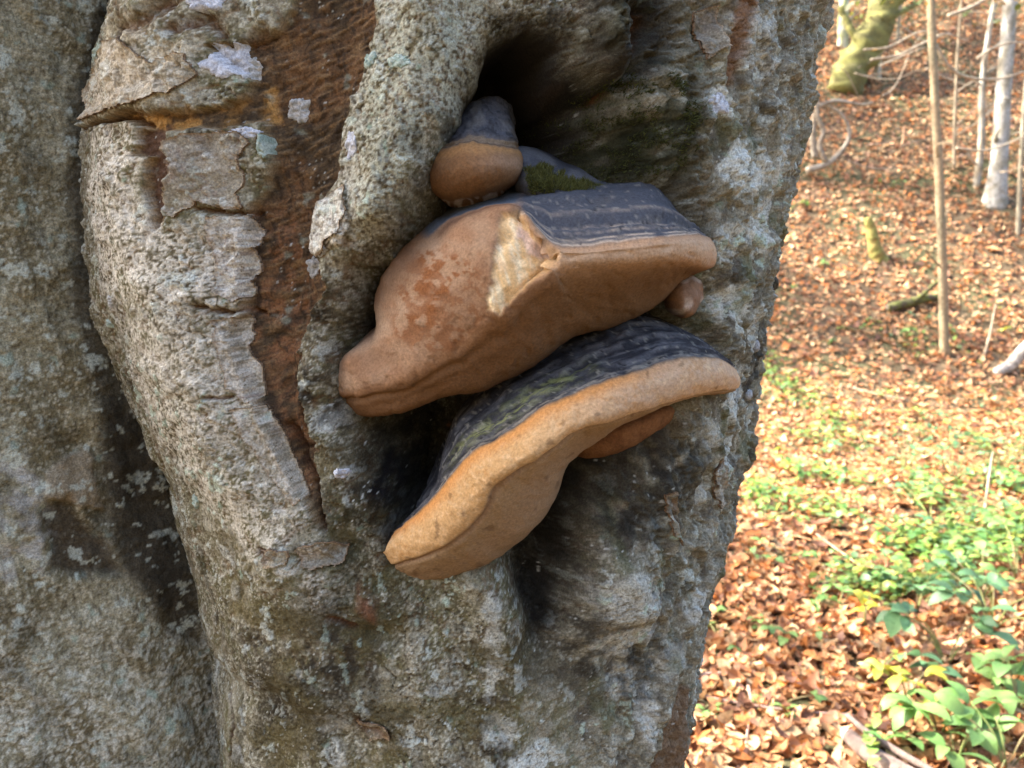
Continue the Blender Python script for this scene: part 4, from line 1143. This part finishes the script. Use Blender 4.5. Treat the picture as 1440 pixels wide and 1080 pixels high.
parts = [litter(11500, 1.2, 4.2, 0.057, 801, 4, .03), litter(18000, 4.2, 8.0, 0.061, 802, 3, .03), litter(52000, 8.0, 19.5, 0.076, 803, 2, .03), litter(12000, 0.9, 19.0, 0.11, 804, 2, .03, -.55, .07), litter(3500, 1.0, 4.5, 0.075, 805, 2, .03, .85, 1.6), litter(2500, 0.25, 1.25, 0.075, 806, 2, .03, .3, 3.0)]
off = 0; VV = []; FF = []; CC = []
for v, f, c in parts:
    VV.append(v); FF.append(f + off); CC.append(c); off += len(v)
tag(link('leaf_litter', mesh_np('leaf_litter', np.concatenate(VV), np.concatenate(FF), np.concatenate(CC), M_LEAF)), 'deep litter of brown and orange beech leaves', 'leaf litter', kind='stuff')

# the nearest leaves one by one
g = np.random.default_rng(810)
single = []
for k in range(10):
    v, f = leaf_shape(1.0, g.uniform(.52, .7), g.uniform(0, .6), g.uniform(-.2, .35), 5)
    ci = k % 8
    single.append((mesh_np('fallen_leaf', v, f, np.repeat(LEAFCOL[ci][None] * g.uniform(.85, 1.15), len(v), axis=0), M_LEAF), ci))
tone = ['orange-brown', 'russet brown', 'light tan', 'dark brown', 'pale buff', 'bright orange', 'blackish brown', 'pinkish tan']
count = 0
while count < 280:
    px, py = g.uniform(955, 1435), 1080 - abs(g.normal(0, 150))
    if py < 700: continue
    p = ground_at(px, py)
    me, ci = single[int(g.integers(0, 10))]
    o = bpy.data.objects.new('fallen_leaf', me)
    o.location = (p[0], p[1], p[2] + g.uniform(0.022, 0.038))
    s = 0.060 * g.uniform(0.7, 1.3); o.scale = (s, s, s)
    o.rotation_euler = (g.normal(0, .3), g.normal(0, .3), g.uniform(0, 6.28))
    tag(o, tone[ci] + ' fallen beech leaf lying on top of the litter', 'leaf', tone[ci] + ' fallen leaves')
    COL.objects.link(o); count += 1


# ------------------------------------------------------------------ trees and branches behind
def tube(pts, rad, seg=9, n=None, colA=(.3, .28, .25), colB=(.2, .18, .15), seed=0, cscale=9.0, wob=0.06):
    P = np.array(pts, dtype=float); Rd = np.array(rad, dtype=float) if hasattr(rad, '__len__') else np.full(len(P), rad)
    n = n or max(6, len(P) * 6)
    C_ = catmull(P, n); r = np.interp(np.linspace(0, 1, n), np.linspace(0, 1, len(Rd)), Rd)
    T = np.gradient(C_, axis=0); T /= np.linalg.norm(T, axis=1, keepdims=True) + 1e-9
    ref = np.array([0.3, 0.9, 0.2]); a = np.cross(T, ref); a /= np.linalg.norm(a, axis=1, keepdims=True) + 1e-9; b = np.cross(T, a)
    th = np.linspace(0, 2 * math.pi, seg, endpoint=False)
    along = np.arange(n)[:, None] * 0.35
    w = 1 + wob * fbm(np.cos(th)[None] * 1.3 + seed, along + np.sin(th)[None], 2, seed + 900) * 2
    V = C_[:, None] + (np.cos(th)[None, :, None] * a[:, None] + np.sin(th)[None, :, None] * b[:, None]) * (r[:, None] * w)[..., None]
    F = grid_faces(n, seg, True)
    caps = []
    m = 0.5 + 0.5 * fbm(V[..., 2] * cscale + V[..., 0] * 3, V[..., 0] * cscale * 1.5 + seed, 3, seed + 33)
    Cc = np.zeros(V.shape, dtype=np.float32); Cc[:] = colA
    Cc = mixc(Cc, colB, sstep(0.42, 0.62, m))
    V = np.concatenate([V.reshape(-1, 3), C_[:1], C_[-1:]]); Cc = np.concatenate([Cc.reshape(-1, 3), Cc[0, :1], Cc[-1, :1]])
    k0, k1 = n * seg, n * seg + 1
    j = np.arange(seg)
    capq = np.concatenate([np.stack([np.full(seg, k0), (j + 1) % seg, j], -1), np.stack([np.full(seg, k1), (n - 1) * seg + j, (n - 1) * seg + (j + 1) % seg], -1)])
    tri = np.concatenate([F[:, [0, 1, 2]], F[:, [0, 2, 3]], capq])
    return V, tri, Cc


def join(parts_):
    off = 0; a = []; b = []; c = []
    for v, f, cc in parts_:
        a.append(v); b.append(f + off); c.append(cc); off += len(v)
    return np.concatenate(a), np.concatenate(b), np.concatenate(c)


def leaf_cloud(centers, n, spread, size, cols, seed):
    g = np.random.default_rng(seed)
    c = np.asarray(centers)[g.integers(0, len(centers), n)] + g.normal(0, spread, (n, 3)) * np.array([1, 1, .7])
    Mr = rot_mats(g.uniform(0, 6.28, n), g.uniform(0, 1.3, n), g.uniform(0, 6.28, n))
    sv, sf = leaf_shape(1.0, .62, .3, .1, 3)
    s = size * g.uniform(.7, 1.3, n)
    V = np.einsum('nij,kj->nki', Mr, sv) * s[:, None, None] + c[:, None, :]
    F = (sf[None] + (np.arange(n) * len(sv))[:, None, None]).reshape(-1, 3)
    cc = np.asarray(cols)[g.integers(0, len(cols), n)] * g.uniform(.75, 1.2, (n, 1))
    return V.reshape(-1, 3), F, np.repeat(cc, len(sv), axis=0)


def bg_tree(pix, radii, colA, colB, label, seed, name='beech_sapling', top=6.0, crown=420, group='thin trees on the leafy slope', lean=(0, 0), crown_spread=0.55):
    """trunk through photograph points at the distance of its foot, carried on above the frame to a leafy crown"""
    foot = ground_at(*pix[0]); Y = foot[1]
    pts = [foot - np.array([0, 0, .12])] + [at(px, py, Y + k * 0.05) for k, (px, py) in enumerate(pix[1:])]
    last = pts[-1]; d = pts[-1] - pts[-2]; d /= np.linalg.norm(d)
    g = np.random.default_rng(seed)
    h = last.copy(); rad = list(radii)
    for k in range(3):
        d = d + np.array([lean[0] + g.normal(0, .05), lean[1] + g.normal(0, .05), 0.12]); d /= np.linalg.norm(d)
        h = h + d * max(0.5, (foot[2] + top - last[2]) / 3); pts.append(h.copy()); rad.append(rad[-1] * 0.72)
    root = empty(name, tuple(foot))
    tag(root, label, 'tree', group)
    link('trunk', mesh_np('trunk', *tube(pts, rad, 10, len(pts) * 7, colA, colB, seed), M_WOOD), None, root)
    br = []; tips = []
    P = catmull(np.array(pts), 40)
    for k in range(7):
        i = int(g.integers(3, 24)); a = g.uniform(0, 6.28); L = g.uniform(.12, .55)
        q = P[i]; e1 = q + np.array([math.cos(a) * L * .5, math.sin(a) * L * .3, L * .35]); e2 = q + np.array([math.cos(a + .4) * L, math.sin(a + .4) * L * .6, L * .5 + g.normal(0, .1)])
        br.append(tube([q, e1, e2], [radii[0] * .28, radii[0] * .16, .003], 5, 8, colA, colB, seed + 90 + k))
    r0 = rad[-1]
    for k in range(9):
        i = int(g.integers(22, 39)); a = g.uniform(0, 6.28); L = g.uniform(.5, 1.5) * top / 6
        q = P[i]; e1 = q + np.array([math.cos(a) * L * .5, math.sin(a) * L * .5, L * .3]); e2 = q + np.array([math.cos(a + .2) * L, math.sin(a + .2) * L, L * .45])
        br.append(tube([q, e1, e2], [r0 * .6, r0 * .4, r0 * .15], 5, 8, colA, colB, seed + k)); tips += [e1, e2, (e1 + e2) / 2]
    link('branches', mesh_np('branches', *join(br), M_WOOD), None, root)['kind'] = 'stuff'
    if crown:
        link('crown', mesh_np('crown', *leaf_cloud(tips, crown, crown_spread, .075, [(.20, .16, .03), (.30, .17, .04), (.12, .14, .03)], seed + 50), M_GREEN), None, root)['kind'] = 'stuff'
    return root


GREYA, GREYB = (0.42, 0.40, 0.36), (0.25, 0.22, 0.17)
bg_tree([(1330, 500), (1324, 330), (1318, 200), (1311, 60), (1308, -30)], [.050, .046, .044, .042, .040, .036], (0.27, 0.20, 0.12), (0.19, 0.16, 0.10), 'slender tan sapling with a straight bare stem rising from the leaf litter', 31, top=6.5, lean=(0.02, 0.02))
bg_tree([(1398, 284), (1404, 240), (1409, 160), (1415, 80), (1424, -20)], [.18, .115, .10, .095, .09, .085], (0.33, 0.32, 0.29), (0.20, 0.18, 0.13), 'pale grey-white tree with a flared mossy foot on the slope', 37, 'slope_tree', top=7.5, crown=700, lean=(.03, 0))
bg_tree([(1372, 262), (1380, 200), (1381, 120), (1390, 50), (1402, -20)], [.05, .045, .04, .036, .034, .03], (0.34, 0.32, 0.27), (0.24, 0.2, 0.14), 'thin crooked pale sapling just beside the white tree', 41, top=5)
bg_tree([(1234, 110), (1235, 80), (1236, 40), (1237, -20)], [.06, .055, .05, .045, .04], (0.36, 0.34, 0.24), (0.42, 0.40, 0.34), 'short straight grey-green sapling high on the slope', 43, top=4.5)
bg_tree([(1186, 64), (1186, 30), (1187, 0), (1188, -30)], [.10, .09, .085, .08, .075], (0.48, 0.47, 0.36), (0.26, 0.28, 0.12), 'pale mossy sapling beside the green-mossed leaning log', 47, top=5)
bg_tree([(1342, 238), (1343, 160), (1347, 70), (1354, -20)], [.024, .022, .02, .018, .016], (0.30, 0.24, 0.16), (0.22, 0.18, 0.12), 'whip-thin brown sapling between the tan sapling and the white tree', 53, top=3.5, crown=150)
bg_tree([(1432, 330), (1436, 220), (1444, 110), (1456, -10)], [.03, .028, .026, .024, .02], (0.28, 0.25, 0.18), (0.2, 0.17, 0.12), 'grey-brown sapling beyond the white tree leaning away from it', 59, top=4, crown=150)
bg_tree([(1262, 60), (1264, 30), (1268, -20)], [.03, .028, .025, .02], (0.30, 0.27, 0.2), (0.2, 0.18, 0.12), 'small thin sapling above the grey-green one', 61, top=3.5, crown=150)
# unseen trees added for their shade: slope ones dapple, left ones darken the foreground
for k, (x, y, top, n, r) in enumerate([(-3.4, 12.0, 8.0, 2600, .10), (-0.6, 14.2, 8.5, 2200, .10), (1.2, 17.5, 9.0, 2400, .12), (-4.5, 17.0, 10.0, 2000, .12),
                                       (-5.6, 1.9, 8.5, 4200, .14), (-4.4, -1.6, 8.0, 4200, .14), (-4.6, 4.9, 7.5, 1800, .12)]):
    foot = np.array([x, y, float(G(x, y))]); g = np.random.default_rng(60 + k)
    root = tag(empty('beech_tree', tuple(foot)), 'slim unseen beech added for the shade of its crown', 'tree', 'slim unseen beeches added for shade')
    pts = [foot - [0, 0, .1], foot + [.05, .05, top * .35], foot + [.1, -.05, top * .7], foot + [.2, 0, top]]
    link('trunk', mesh_np('trunk', *tube(pts, [r, r * .8, r * .5, r * .15], 9, 26, GREYA, GREYB, 60 + k), M_WOOD), None, root)
    br = []; tips = []
    for j in range(16):
        q = foot + [.1, 0, top * g.uniform(.45, .95)]; a = g.uniform(0, 6.28); L = g.uniform(.8, 2.1)
        e1 = q + [math.cos(a) * L * .5, math.sin(a) * L * .5, L * .2]; e2 = q + [math.cos(a) * L, math.sin(a) * L, L * .35]
        br.append(tube([q, e1, e2], [r * .3, r * .2, r * .07], 5, 8, GREYA, GREYB, 70 + j)); tips += [e1, e2, (e1 + e2) / 2]
    link('branches', mesh_np('branches', *join(br), M_WOOD), None, root)['kind'] = 'stuff'
    link('crown', mesh_np('crown', *leaf_cloud(tips, n, .36, .11, [(.20, .16, .03), (.30, .17, .04), (.12, .14, .03)], 80 + k), M_GREEN), None, root)['kind'] = 'stuff'


def on_slope(pts, lift=0.0):
    return [ground_at(px, py) + np.array([0, 0, lift]) for px, py in pts]


def branch(name, pts, rad, colA, colB, label, cat, seed, group=None, twigs=(), wob=0.08):
    e = empty(name, tuple(np.asarray(pts[0])))
    tag(e, label, cat, group)
    link('stem', mesh_np('stem', *tube(pts, rad, 9, None, colA, colB, seed, 14, wob), M_WOOD), None, e)
    for k, (tp, tr) in enumerate(twigs):
        link('twig', mesh_np('twig', *tube(tp, tr, 6, None, colA, colB, seed + k + 1, 14, wob), M_WOOD), None, e)
    return e


def pl(pix, Y, dY=0.0):
    return [at(px, py, Y + dY * k) for k, (px, py) in enumerate(pix)]


# dead forked root plate with a white arm, beside the trunk
Y = ground_at(1160, 250)[1]
branch('dead_branch', pl([(1135, 240), (1165, 230), (1188, 206), (1194, 186), (1184, 162), (1160, 148), (1146, 150)], Y - .1, .02), [.050, .045, .032, .026, .024, .02, .018], (0.31, 0.27, 0.21), (0.17, 0.13, 0.09), 'bleached dead branch curling up like a hook from the slope', 'branch', 101, None,
       [(pl([(1161, 226), (1152, 205), (1158, 186), (1150, 165), (1148, 142)], Y - .1), [.035, .032, .03, .03, .028]), (pl([(1150, 150), (1175, 142), (1210, 147), (1228, 144)], Y - .1, .03), [.03, .028, .02, .012]), (pl([(1146, 222), (1143, 190), (1146, 160)], Y + .1), [.04, .045, .04])])
# mossy log leaning down the slope
Y = ground_at(1190, 128)[1]
branch('mossy_log', pl([(1184, 132), (1205, 88), (1228, 46), (1250, -5), (1262, -40)], Y, .10), [.26, .27, .26, .25, .24], (0.19, 0.18, 0.055), (0.11, 0.10, 0.04), 'thick log furred with yellow-green moss leaning down the slope', 'log', 111, None, [(pl([(1215, 70), (1195, 40), (1182, 10)], Y, .1), [.07, .06, .05]), (pl([(1238, 25), (1262, 20), (1290, 6)], Y, .1), [.06, .05, .03])], wob=.32)
Y = ground_at(1225, 365)[1]
branch('mossy_stump', pl([(1240, 372), (1232, 352), (1226, 325), (1220, 306)], Y, .0), [.10, .085, .07, .045], (0.20, 0.15, 0.05), (0.22, 0.21, 0.06), 'small leaning stump with moss in the brown leaves', 'stump', 113, wob=.2)
Y = ground_at(1290, 436)[1]
branch('fallen_log', pl([(1248, 434), (1270, 428), (1300, 420), (1322, 418)], Y, .02), [.05, .055, .05, .04], (0.12, 0.13, 0.035), (0.08, 0.06, 0.045), 'dark mossy fallen log half sunk in the leaves', 'log', 115, None, [(pl([(1285, 425), (1305, 408), (1322, 392)], Y), [.03, .025, .015])], .2)
Y = ground_at(1408, 528)[1]
branch('fallen_log', pl([(1402, 524), (1420, 514), (1440, 492), (1470, 462)], Y, .03), [.055, .06, .065, .07], (0.34, 0.31, 0.27), (0.26, 0.23, 0.19), 'bleached white fallen log end beyond the foot of the tan sapling', 'log', 117)
# thin bare branches strung between the saplings
Y = ground_at(1330, 500)[1]
arcs = [([(1315, 62), (1330, 88), (1352, 106), (1390, 112), (1425, 106), (1460, 92)], .016, .05, 'long bare branch sagging in an arc in front of the white tree'),
        ([(1225, 84), (1262, 78), (1300, 60), (1330, 48), (1360, 58)], .014, .06, 'bare grey branch slanting across the tan sapling'),
        ([(1215, 70), (1250, 66), (1290, 46), (1318, 44)], .012, .05, 'thin bare branch nearly level above the slanting one'),
        ([(1334, 22), (1362, 12), (1388, -2), (1410, -14)], .022, .05, 'pale bare branch rising towards the white tree crown'),
        ([(1374, 82), (1392, 70), (1420, 60), (1450, 62)], .014, .04, 'short pale branch crossing the white tree trunk'),
        ([(1238, 92), (1262, 82), (1300, 66)], .010, .05, 'short slim twig branch beside the grey-green sapling'),
        ([(1345, 208), (1380, 212), (1412, 204), (1450, 186)], .013, .05, 'bare branch leaning on the foot of the white tree')]
for k, (pix, r, dy, lab) in enumerate(arcs):
    branch('bare_branch', pl(pix, Y + .5 + .12 * k, dy), [r, r, r * .8, r * .5], (0.36, 0.30, 0.22), (0.27, 0.22, 0.16), lab, 'branch', 120 + k, 'bare branches on the slope')
g = np.random.default_rng(77)
for k in range(30):
    x0, y0 = g.uniform(1180, 1440), g.uniform(-5, 235); a_ = g.normal(0, .5); L_ = g.uniform(40, 110)
    pix = [(x0 + L_ * t * math.cos(a_), y0 + L_ * t * math.sin(a_) + 14 * math.sin(3 * t + k)) for t in (0, .33, .66, 1)]
    Yk = max(8.5, ground_at(x0, min(y0 + 25, 400))[1] - g.uniform(.1, .8))
    r = g.uniform(.006, .013)
    branch('thin_twig', pl(pix, Yk, g.normal(0, .08)), [r, r, r * .7, r * .4], (0.34, 0.27, 0.19), (0.24, 0.19, 0.13), 'thin bare twig in the tangle among the saplings', 'twig', 300 + k, 'twigs tangled among the saplings')
Y = ground_at(1275, 200)[1]
branch('dead_stick', pl([(1262, 208), (1270, 200), (1272, 178)], Y), [.03, .025, .015], (0.42, 0.26, 0.15), (0.34, 0.2, 0.12), 'short upright dead stick in the shaded leaves', 'stick', 131)
st = [([(1384, 500), (1392, 470), (1400, 428)], .012, 'thin pale upright stick beside the bleached log end'), ([(1385, 722), (1390, 680), (1396, 636)], .009, 'straight pale upright stick among the green undergrowth')]
for k, (pix, r, lab) in enumerate(st):
    Y = ground_at(*pix[0])[1]
    branch('dead_stick', pl(pix, Y), [r, r, r * .5], (0.5, 0.42, 0.3), (0.42, 0.34, 0.24), lab, 'stick', 133 + k)
for k, (pix, r, cA, lab) in enumerate([([(1124, 740), (1165, 772), (1212, 806)], .006, (0.46, 0.30, 0.2), 'straight tan twig lying across the orange leaves'),
                                       ([(970, 962), (1010, 958), (1045, 966), (1055, 1000), (1048, 1060)], .006, (0.40, 0.28, 0.22), 'crooked brown twig near the foot of the old trunk'),
                                       ([(960, 985), (1030, 1000), (1110, 1012), (1200, 1018)], .005, (0.32, 0.22, 0.18), 'long dark twig half buried in the leaves'),
                                       ([(1150, 830), (1200, 826), (1290, 828)], .004, (0.45, 0.33, 0.22), 'thin level twig beside the green shoots'),
                                       ([(1270, 690), (1320, 700), (1372, 705)], .006, (0.48, 0.38, 0.26), 'weathered twig under the undergrowth'),
                                       ([(1180, 545), (1240, 560), (1275, 566)], .008, (0.5, 0.4, 0.28), 'pale twig on the sunny leaves'),
                                       ([(1085, 250), (1180, 268), (1300, 290), (1440, 312)], .010, (0.30, 0.18, 0.10), 'long dark branch lying along the slope')]):
    branch('fallen_twig', on_slope(pix, .03), [r, r, r * .6], cA, tuple(.7 * q for q in cA), lab, 'twig', 140 + k, 'twigs on the leaf litter')
a = ground_at(1192, 1062); b = ground_at(1275, 1130)
branch('broken_log', [a + [0, 0, .06], .5 * (a + b) + [0, 0, .06], b + [0.1, -.1, .05]], [.022, .028, .032], (0.19, 0.14, 0.115), (0.14, 0.10, 0.085), 'broken grey-pink log with a bright white snapped end in the litter', 'log', 151, None, [([a + [.01, .05, .10], .5 * (a + b) + [.02, .05, .09], b + [.12, 0, .06]], [.008, .011, .012])])
e = [o for o in bpy.data.objects if o.name.startswith('broken_log')][-1]
lump('snapped_end', a + np.array([-.008, .004, .062]), .026, (0.62, 0.60, 0.57), e, 160, (.55, .55, .75), M_WOOD)


# ------------------------------------------------------------------ green plants
def green_leaf_mesh(L, Wd, col, seed):
    v, f = leaf_shape(1.0, Wd, .22, -.16, 7)
    v[:, 0] += 0.5
    g = np.random.default_rng(seed)
    c = np.repeat(np.asarray(col)[None], len(v), axis=0) * g.uniform(.88, 1.1, (len(v), 1))
    return mesh_np('leaf', v * [1, 1, 1], f, c, M_GREEN)


GREENS = {'blue': [(0.11, 0.23, 0.10), (0.13, 0.26, 0.11), (0.09, 0.19, 0.085)], 'fresh': [(0.16, 0.29, 0.075), (0.13, 0.25, 0.07), (0.19, 0.32, 0.09)], 'yellow': [(0.36, 0.36, 0.04), (0.40, 0.38, 0.035), (0.28, 0.34, 0.05)]}
GM = {k: [green_leaf_mesh(1, w, c, 170 + i) for i, c in enumerate(cs) for w in (.5, .62)] for k, cs in GREENS.items()}


def plant(px, py, kind, nleaf, size, height, spread, label, seed, group, name='bramble_shoot', whole=False):
    p = ground_at(px, py); g = np.random.default_rng(seed)
    root = tag(empty(name, tuple(p)), label, 'plant', group)
    stems = []; leaves = []
    k = 0
    while k < nleaf:
        a = g.uniform(0, 6.28); rr = spread * math.sqrt(g.uniform(.05, 1)); h = height * g.uniform(.45, 1.0)
        tip = p + np.array([math.cos(a) * rr, math.sin(a) * rr, h])
        stems.append(tube([p, p + (tip - p) * [.35, .35, .65], tip], [.0035, .003, .0018], 5, 7, (.16, .2, .06), (.2, .16, .08), seed + k))
        for q in range(3):
            if k >= nleaf: break
            az = a + (q - 1) * 1.5 + g.normal(0, .3)
            leaves.append((tip + np.array([0, 0, g.uniform(-.01, .01)]), az, g.normal(.12, .3), g.normal(0, .3), size * g.uniform(.7, 1.2), GM[kind][int(g.integers(0, 6))]))
            k += 1
    link('stems', mesh_np('stems', *join(stems), M_WOOD), None, root)['kind'] = 'stuff'
    for loc, az, pitch, roll, s, me in leaves:
        o = bpy.data.objects.new('leaf', me); o.parent = root
        o.location = loc - p; o.scale = (s, s, s); o.rotation_euler = (roll, pitch, az)
        COL.objects.link(o)


g = np.random.default_rng(990)
gp = []
while len(gp) < 3600:
    px, py = g.uniform(960, 1470), g.uniform(545, 1110)
    d_ = ray(px, py); t_ = -1.47 / d_[2]; x_, y_ = d_[0] * t_, d_[1] * t_
    v_ = float(fbm(np.array([x_ * 1.3]), np.array([y_ * 1.0]), 3, 991)[0]) - 0.02 * (px - 1230) / 240 + (0.06 if 600 < py < 830 else -.12)
    if py > 880 and px > 1230: continue
    if v_ > 0.10 and g.uniform() < min(1.0, 0.25 + 1.2 * (v_ - .1)): gp.append((x_, y_))
gp = np.array(gp); n_ = len(gp)
sv, sf = leaf_shape(1.0, .66, .2, -.1, 4)
Mr = rot_mats(g.uniform(0, 6.28, n_), np.abs(g.normal(0, .45, n_)), g.uniform(0, 6.28, n_)); s_ = .036 * g.uniform(.5, 1.5, n_) * (1 + .06 * gp[:, 1])
cen = np.stack([gp[:, 0], gp[:, 1], G(gp[:, 0], gp[:, 1]) + g.uniform(.03, .12, n_)], -1)
Vg = np.einsum('nij,kj->nki', Mr, sv) * s_[:, None, None] + cen[:, None, :]
Fg = (sf[None] + (np.arange(n_) * len(sv))[:, None, None]).reshape(-1, 3)
gc = np.array([(0.10, 0.22, 0.06), (0.16, 0.30, 0.06), (0.20, 0.29, 0.07), (0.12, 0.22, 0.09), (0.28, 0.31, 0.06)])[g.integers(0, 5, n_)] * g.uniform(.8, 1.2, (n_, 1))
tag(link('ground_cover', mesh_np('ground_cover', Vg.reshape(-1, 3), Fg, np.repeat(gc, len(sv), axis=0), M_GREEN)), 'low green ground cover scattered through the leaf litter', 'ground cover', kind='stuff')

plants = [
 (1330, 1010, 'blue', 24, .100, .20, .26, 'big-leaved blue-green bramble shoot above the brown leaf hollow'),
 (1395, 960, 'blue', 26, .100, .26, .28, 'dense dark green bramble clump rising behind the big-leaved shoot'),
 (1290, 930, 'blue', 18, .092, .18, .22, 'blue-green bramble arm reaching over brown leaves'),
 (1430, 1075, 'fresh', 18, .105, .15, .22, 'broad bright green leaves beside the leafy bramble clump'),
 (1320, 1110, 'fresh', 16, .095, .16, .16, 'fresh bright green shoot next to the broken log'),
 (1275, 1075, 'yellow', 14, .070, .14, .12, 'yellow-green leaves at the tip of the broken log'),
 (1235, 1030, 'yellow', 9, .060, .16, .09, 'clear yellow seedling leaves on a thin stalk'),
 (1215, 960, 'yellow', 12, .058, .16, .12, 'lime yellow shoot among brown leaves'),
 (1180, 930, 'fresh', 12, .060, .10, .14, 'small green seedling tuft below the blue-green arm'),
 (1120, 905, 'fresh', 12, .055, .08, .16, 'low green seedlings spread on the orange litter'),
 (1095, 1000, 'fresh', 9, .055, .07, .12, 'little green rosette beside the long dark twig'),
 (1000, 1000, 'fresh', 7, .050, .06, .10, 'green sprig at the foot of the old trunk'),
 (1010, 905, 'fresh', 8, .055, .06, .14, 'bright sprig in the sun near the old trunk'),
 (1050, 880, 'fresh', 8, .055, .06, .14, 'sunlit pair of seedlings near the old trunk'),
 (1345, 1150, 'fresh', 14, .090, .15, .16, 'glossy green shoot near the tip of the broken log'),
 (1415, 1160, 'fresh', 16, .100, .16, .20, 'spreading green shoot with large leaves beside the glossy one'),
 (1425, 1050, 'fresh', 14, .090, .16, .18, 'mid green shoot between the bramble clump and the spreading shoot'),
 (1430, 890, 'fresh', 22, .078, .26, .30, 'tall green shoot behind the dark bramble clump'),
 (1380, 850, 'fresh', 20, .075, .26, .30, 'light green shoot with upright leaves'),
 (1110, 790, 'fresh', 14, .060, .10, .22, 'green patch of seedlings on the bright leaves'),
 (1140, 830, 'fresh', 12, .060, .09, .20, 'seedling patch just below the straight tan twig'),
 (1075, 735, 'fresh', 14, .060, .12, .22, 'yellowish green shoot next to the trunk edge'),
 (1165, 720, 'fresh', 14, .060, .12, .28, 'low green growth above the straight tan twig'),
 (1060, 640, 'yellow', 10, .060, .12, .22, 'pale yellow-green sprig just beside the trunk edge'),
 (1270, 665, 'blue', 40, .065, .30, .55, 'hazy green undergrowth clump on the flat ground'),
 (1340, 680, 'blue', 44, .065, .34, .6, 'green undergrowth clump around the pale upright stick'),
 (1410, 660, 'blue', 44, .065, .36, .6, 'green undergrowth clump at the far end of the flat ground'),
 (1420, 740, 'fresh', 36, .065, .24, .45, 'green undergrowth in front of the pale upright stick'),
 (1310, 740, 'blue', 30, .060, .24, .5, 'thin undergrowth over brown twigs'),
 (1150, 640, 'fresh', 12, .060, .10, .40, 'faint green sprigs on the sunny band'),
 (1275, 478, 'fresh', 10, .085, .16, .14, 'single bright green sprig at the bottom of the slope'),
 (1205, 468, 'fresh', 10, .075, .10, .20, 'low green sprig on the foot of the slope'),
 (1140, 487, 'fresh', 10, .080, .08, .25, 'flat green patch near the trunk at the slope foot'),
 (1105, 410, 'fresh', 8, .080, .10, .18, 'green sprig peeping out beside the trunk'),
 (1110, 300, 'fresh', 12, .090, .18, .25, 'green sprig beside the trunk halfway up the slope'),
 (1165, 372, 'fresh', 8, .080, .08, .20, 'small green sprig in the reddish leaves'),
 (1255, 262, 'fresh', 8, .080, .08, .20, 'green sprig on the sunny slope'),
 (1300, 452, 'blue', 10, .070, .10, .25, 'dark green sprig beside the dark fallen log'),
 (1430, 470, 'yellow', 8, .075, .10, .20, 'yellowish sprig next to the bleached log end'),
 (1370, 40, 'fresh', 16, .12, .30, .50, 'green shrub high on the slope behind the bare branches'),
 (1270, 25, 'fresh', 14, .12, .30, .45, 'green shrub beside the mossy log'),
 (1200, 40, 'yellow', 14, .12, .40, .45, 'yellow-green bush behind the pale mossy sapling')]
for k, (px, py, kind, n, s, h, sp, lab) in enumerate(plants):
    plant(px, py - 70 if py > 880 and px > 1170 else py, kind, n, s, h, sp, lab, 200 + 13 * k, 'green shoots on the forest floor', 'bramble_shoot' if kind == 'blue' else 'green_seedling')
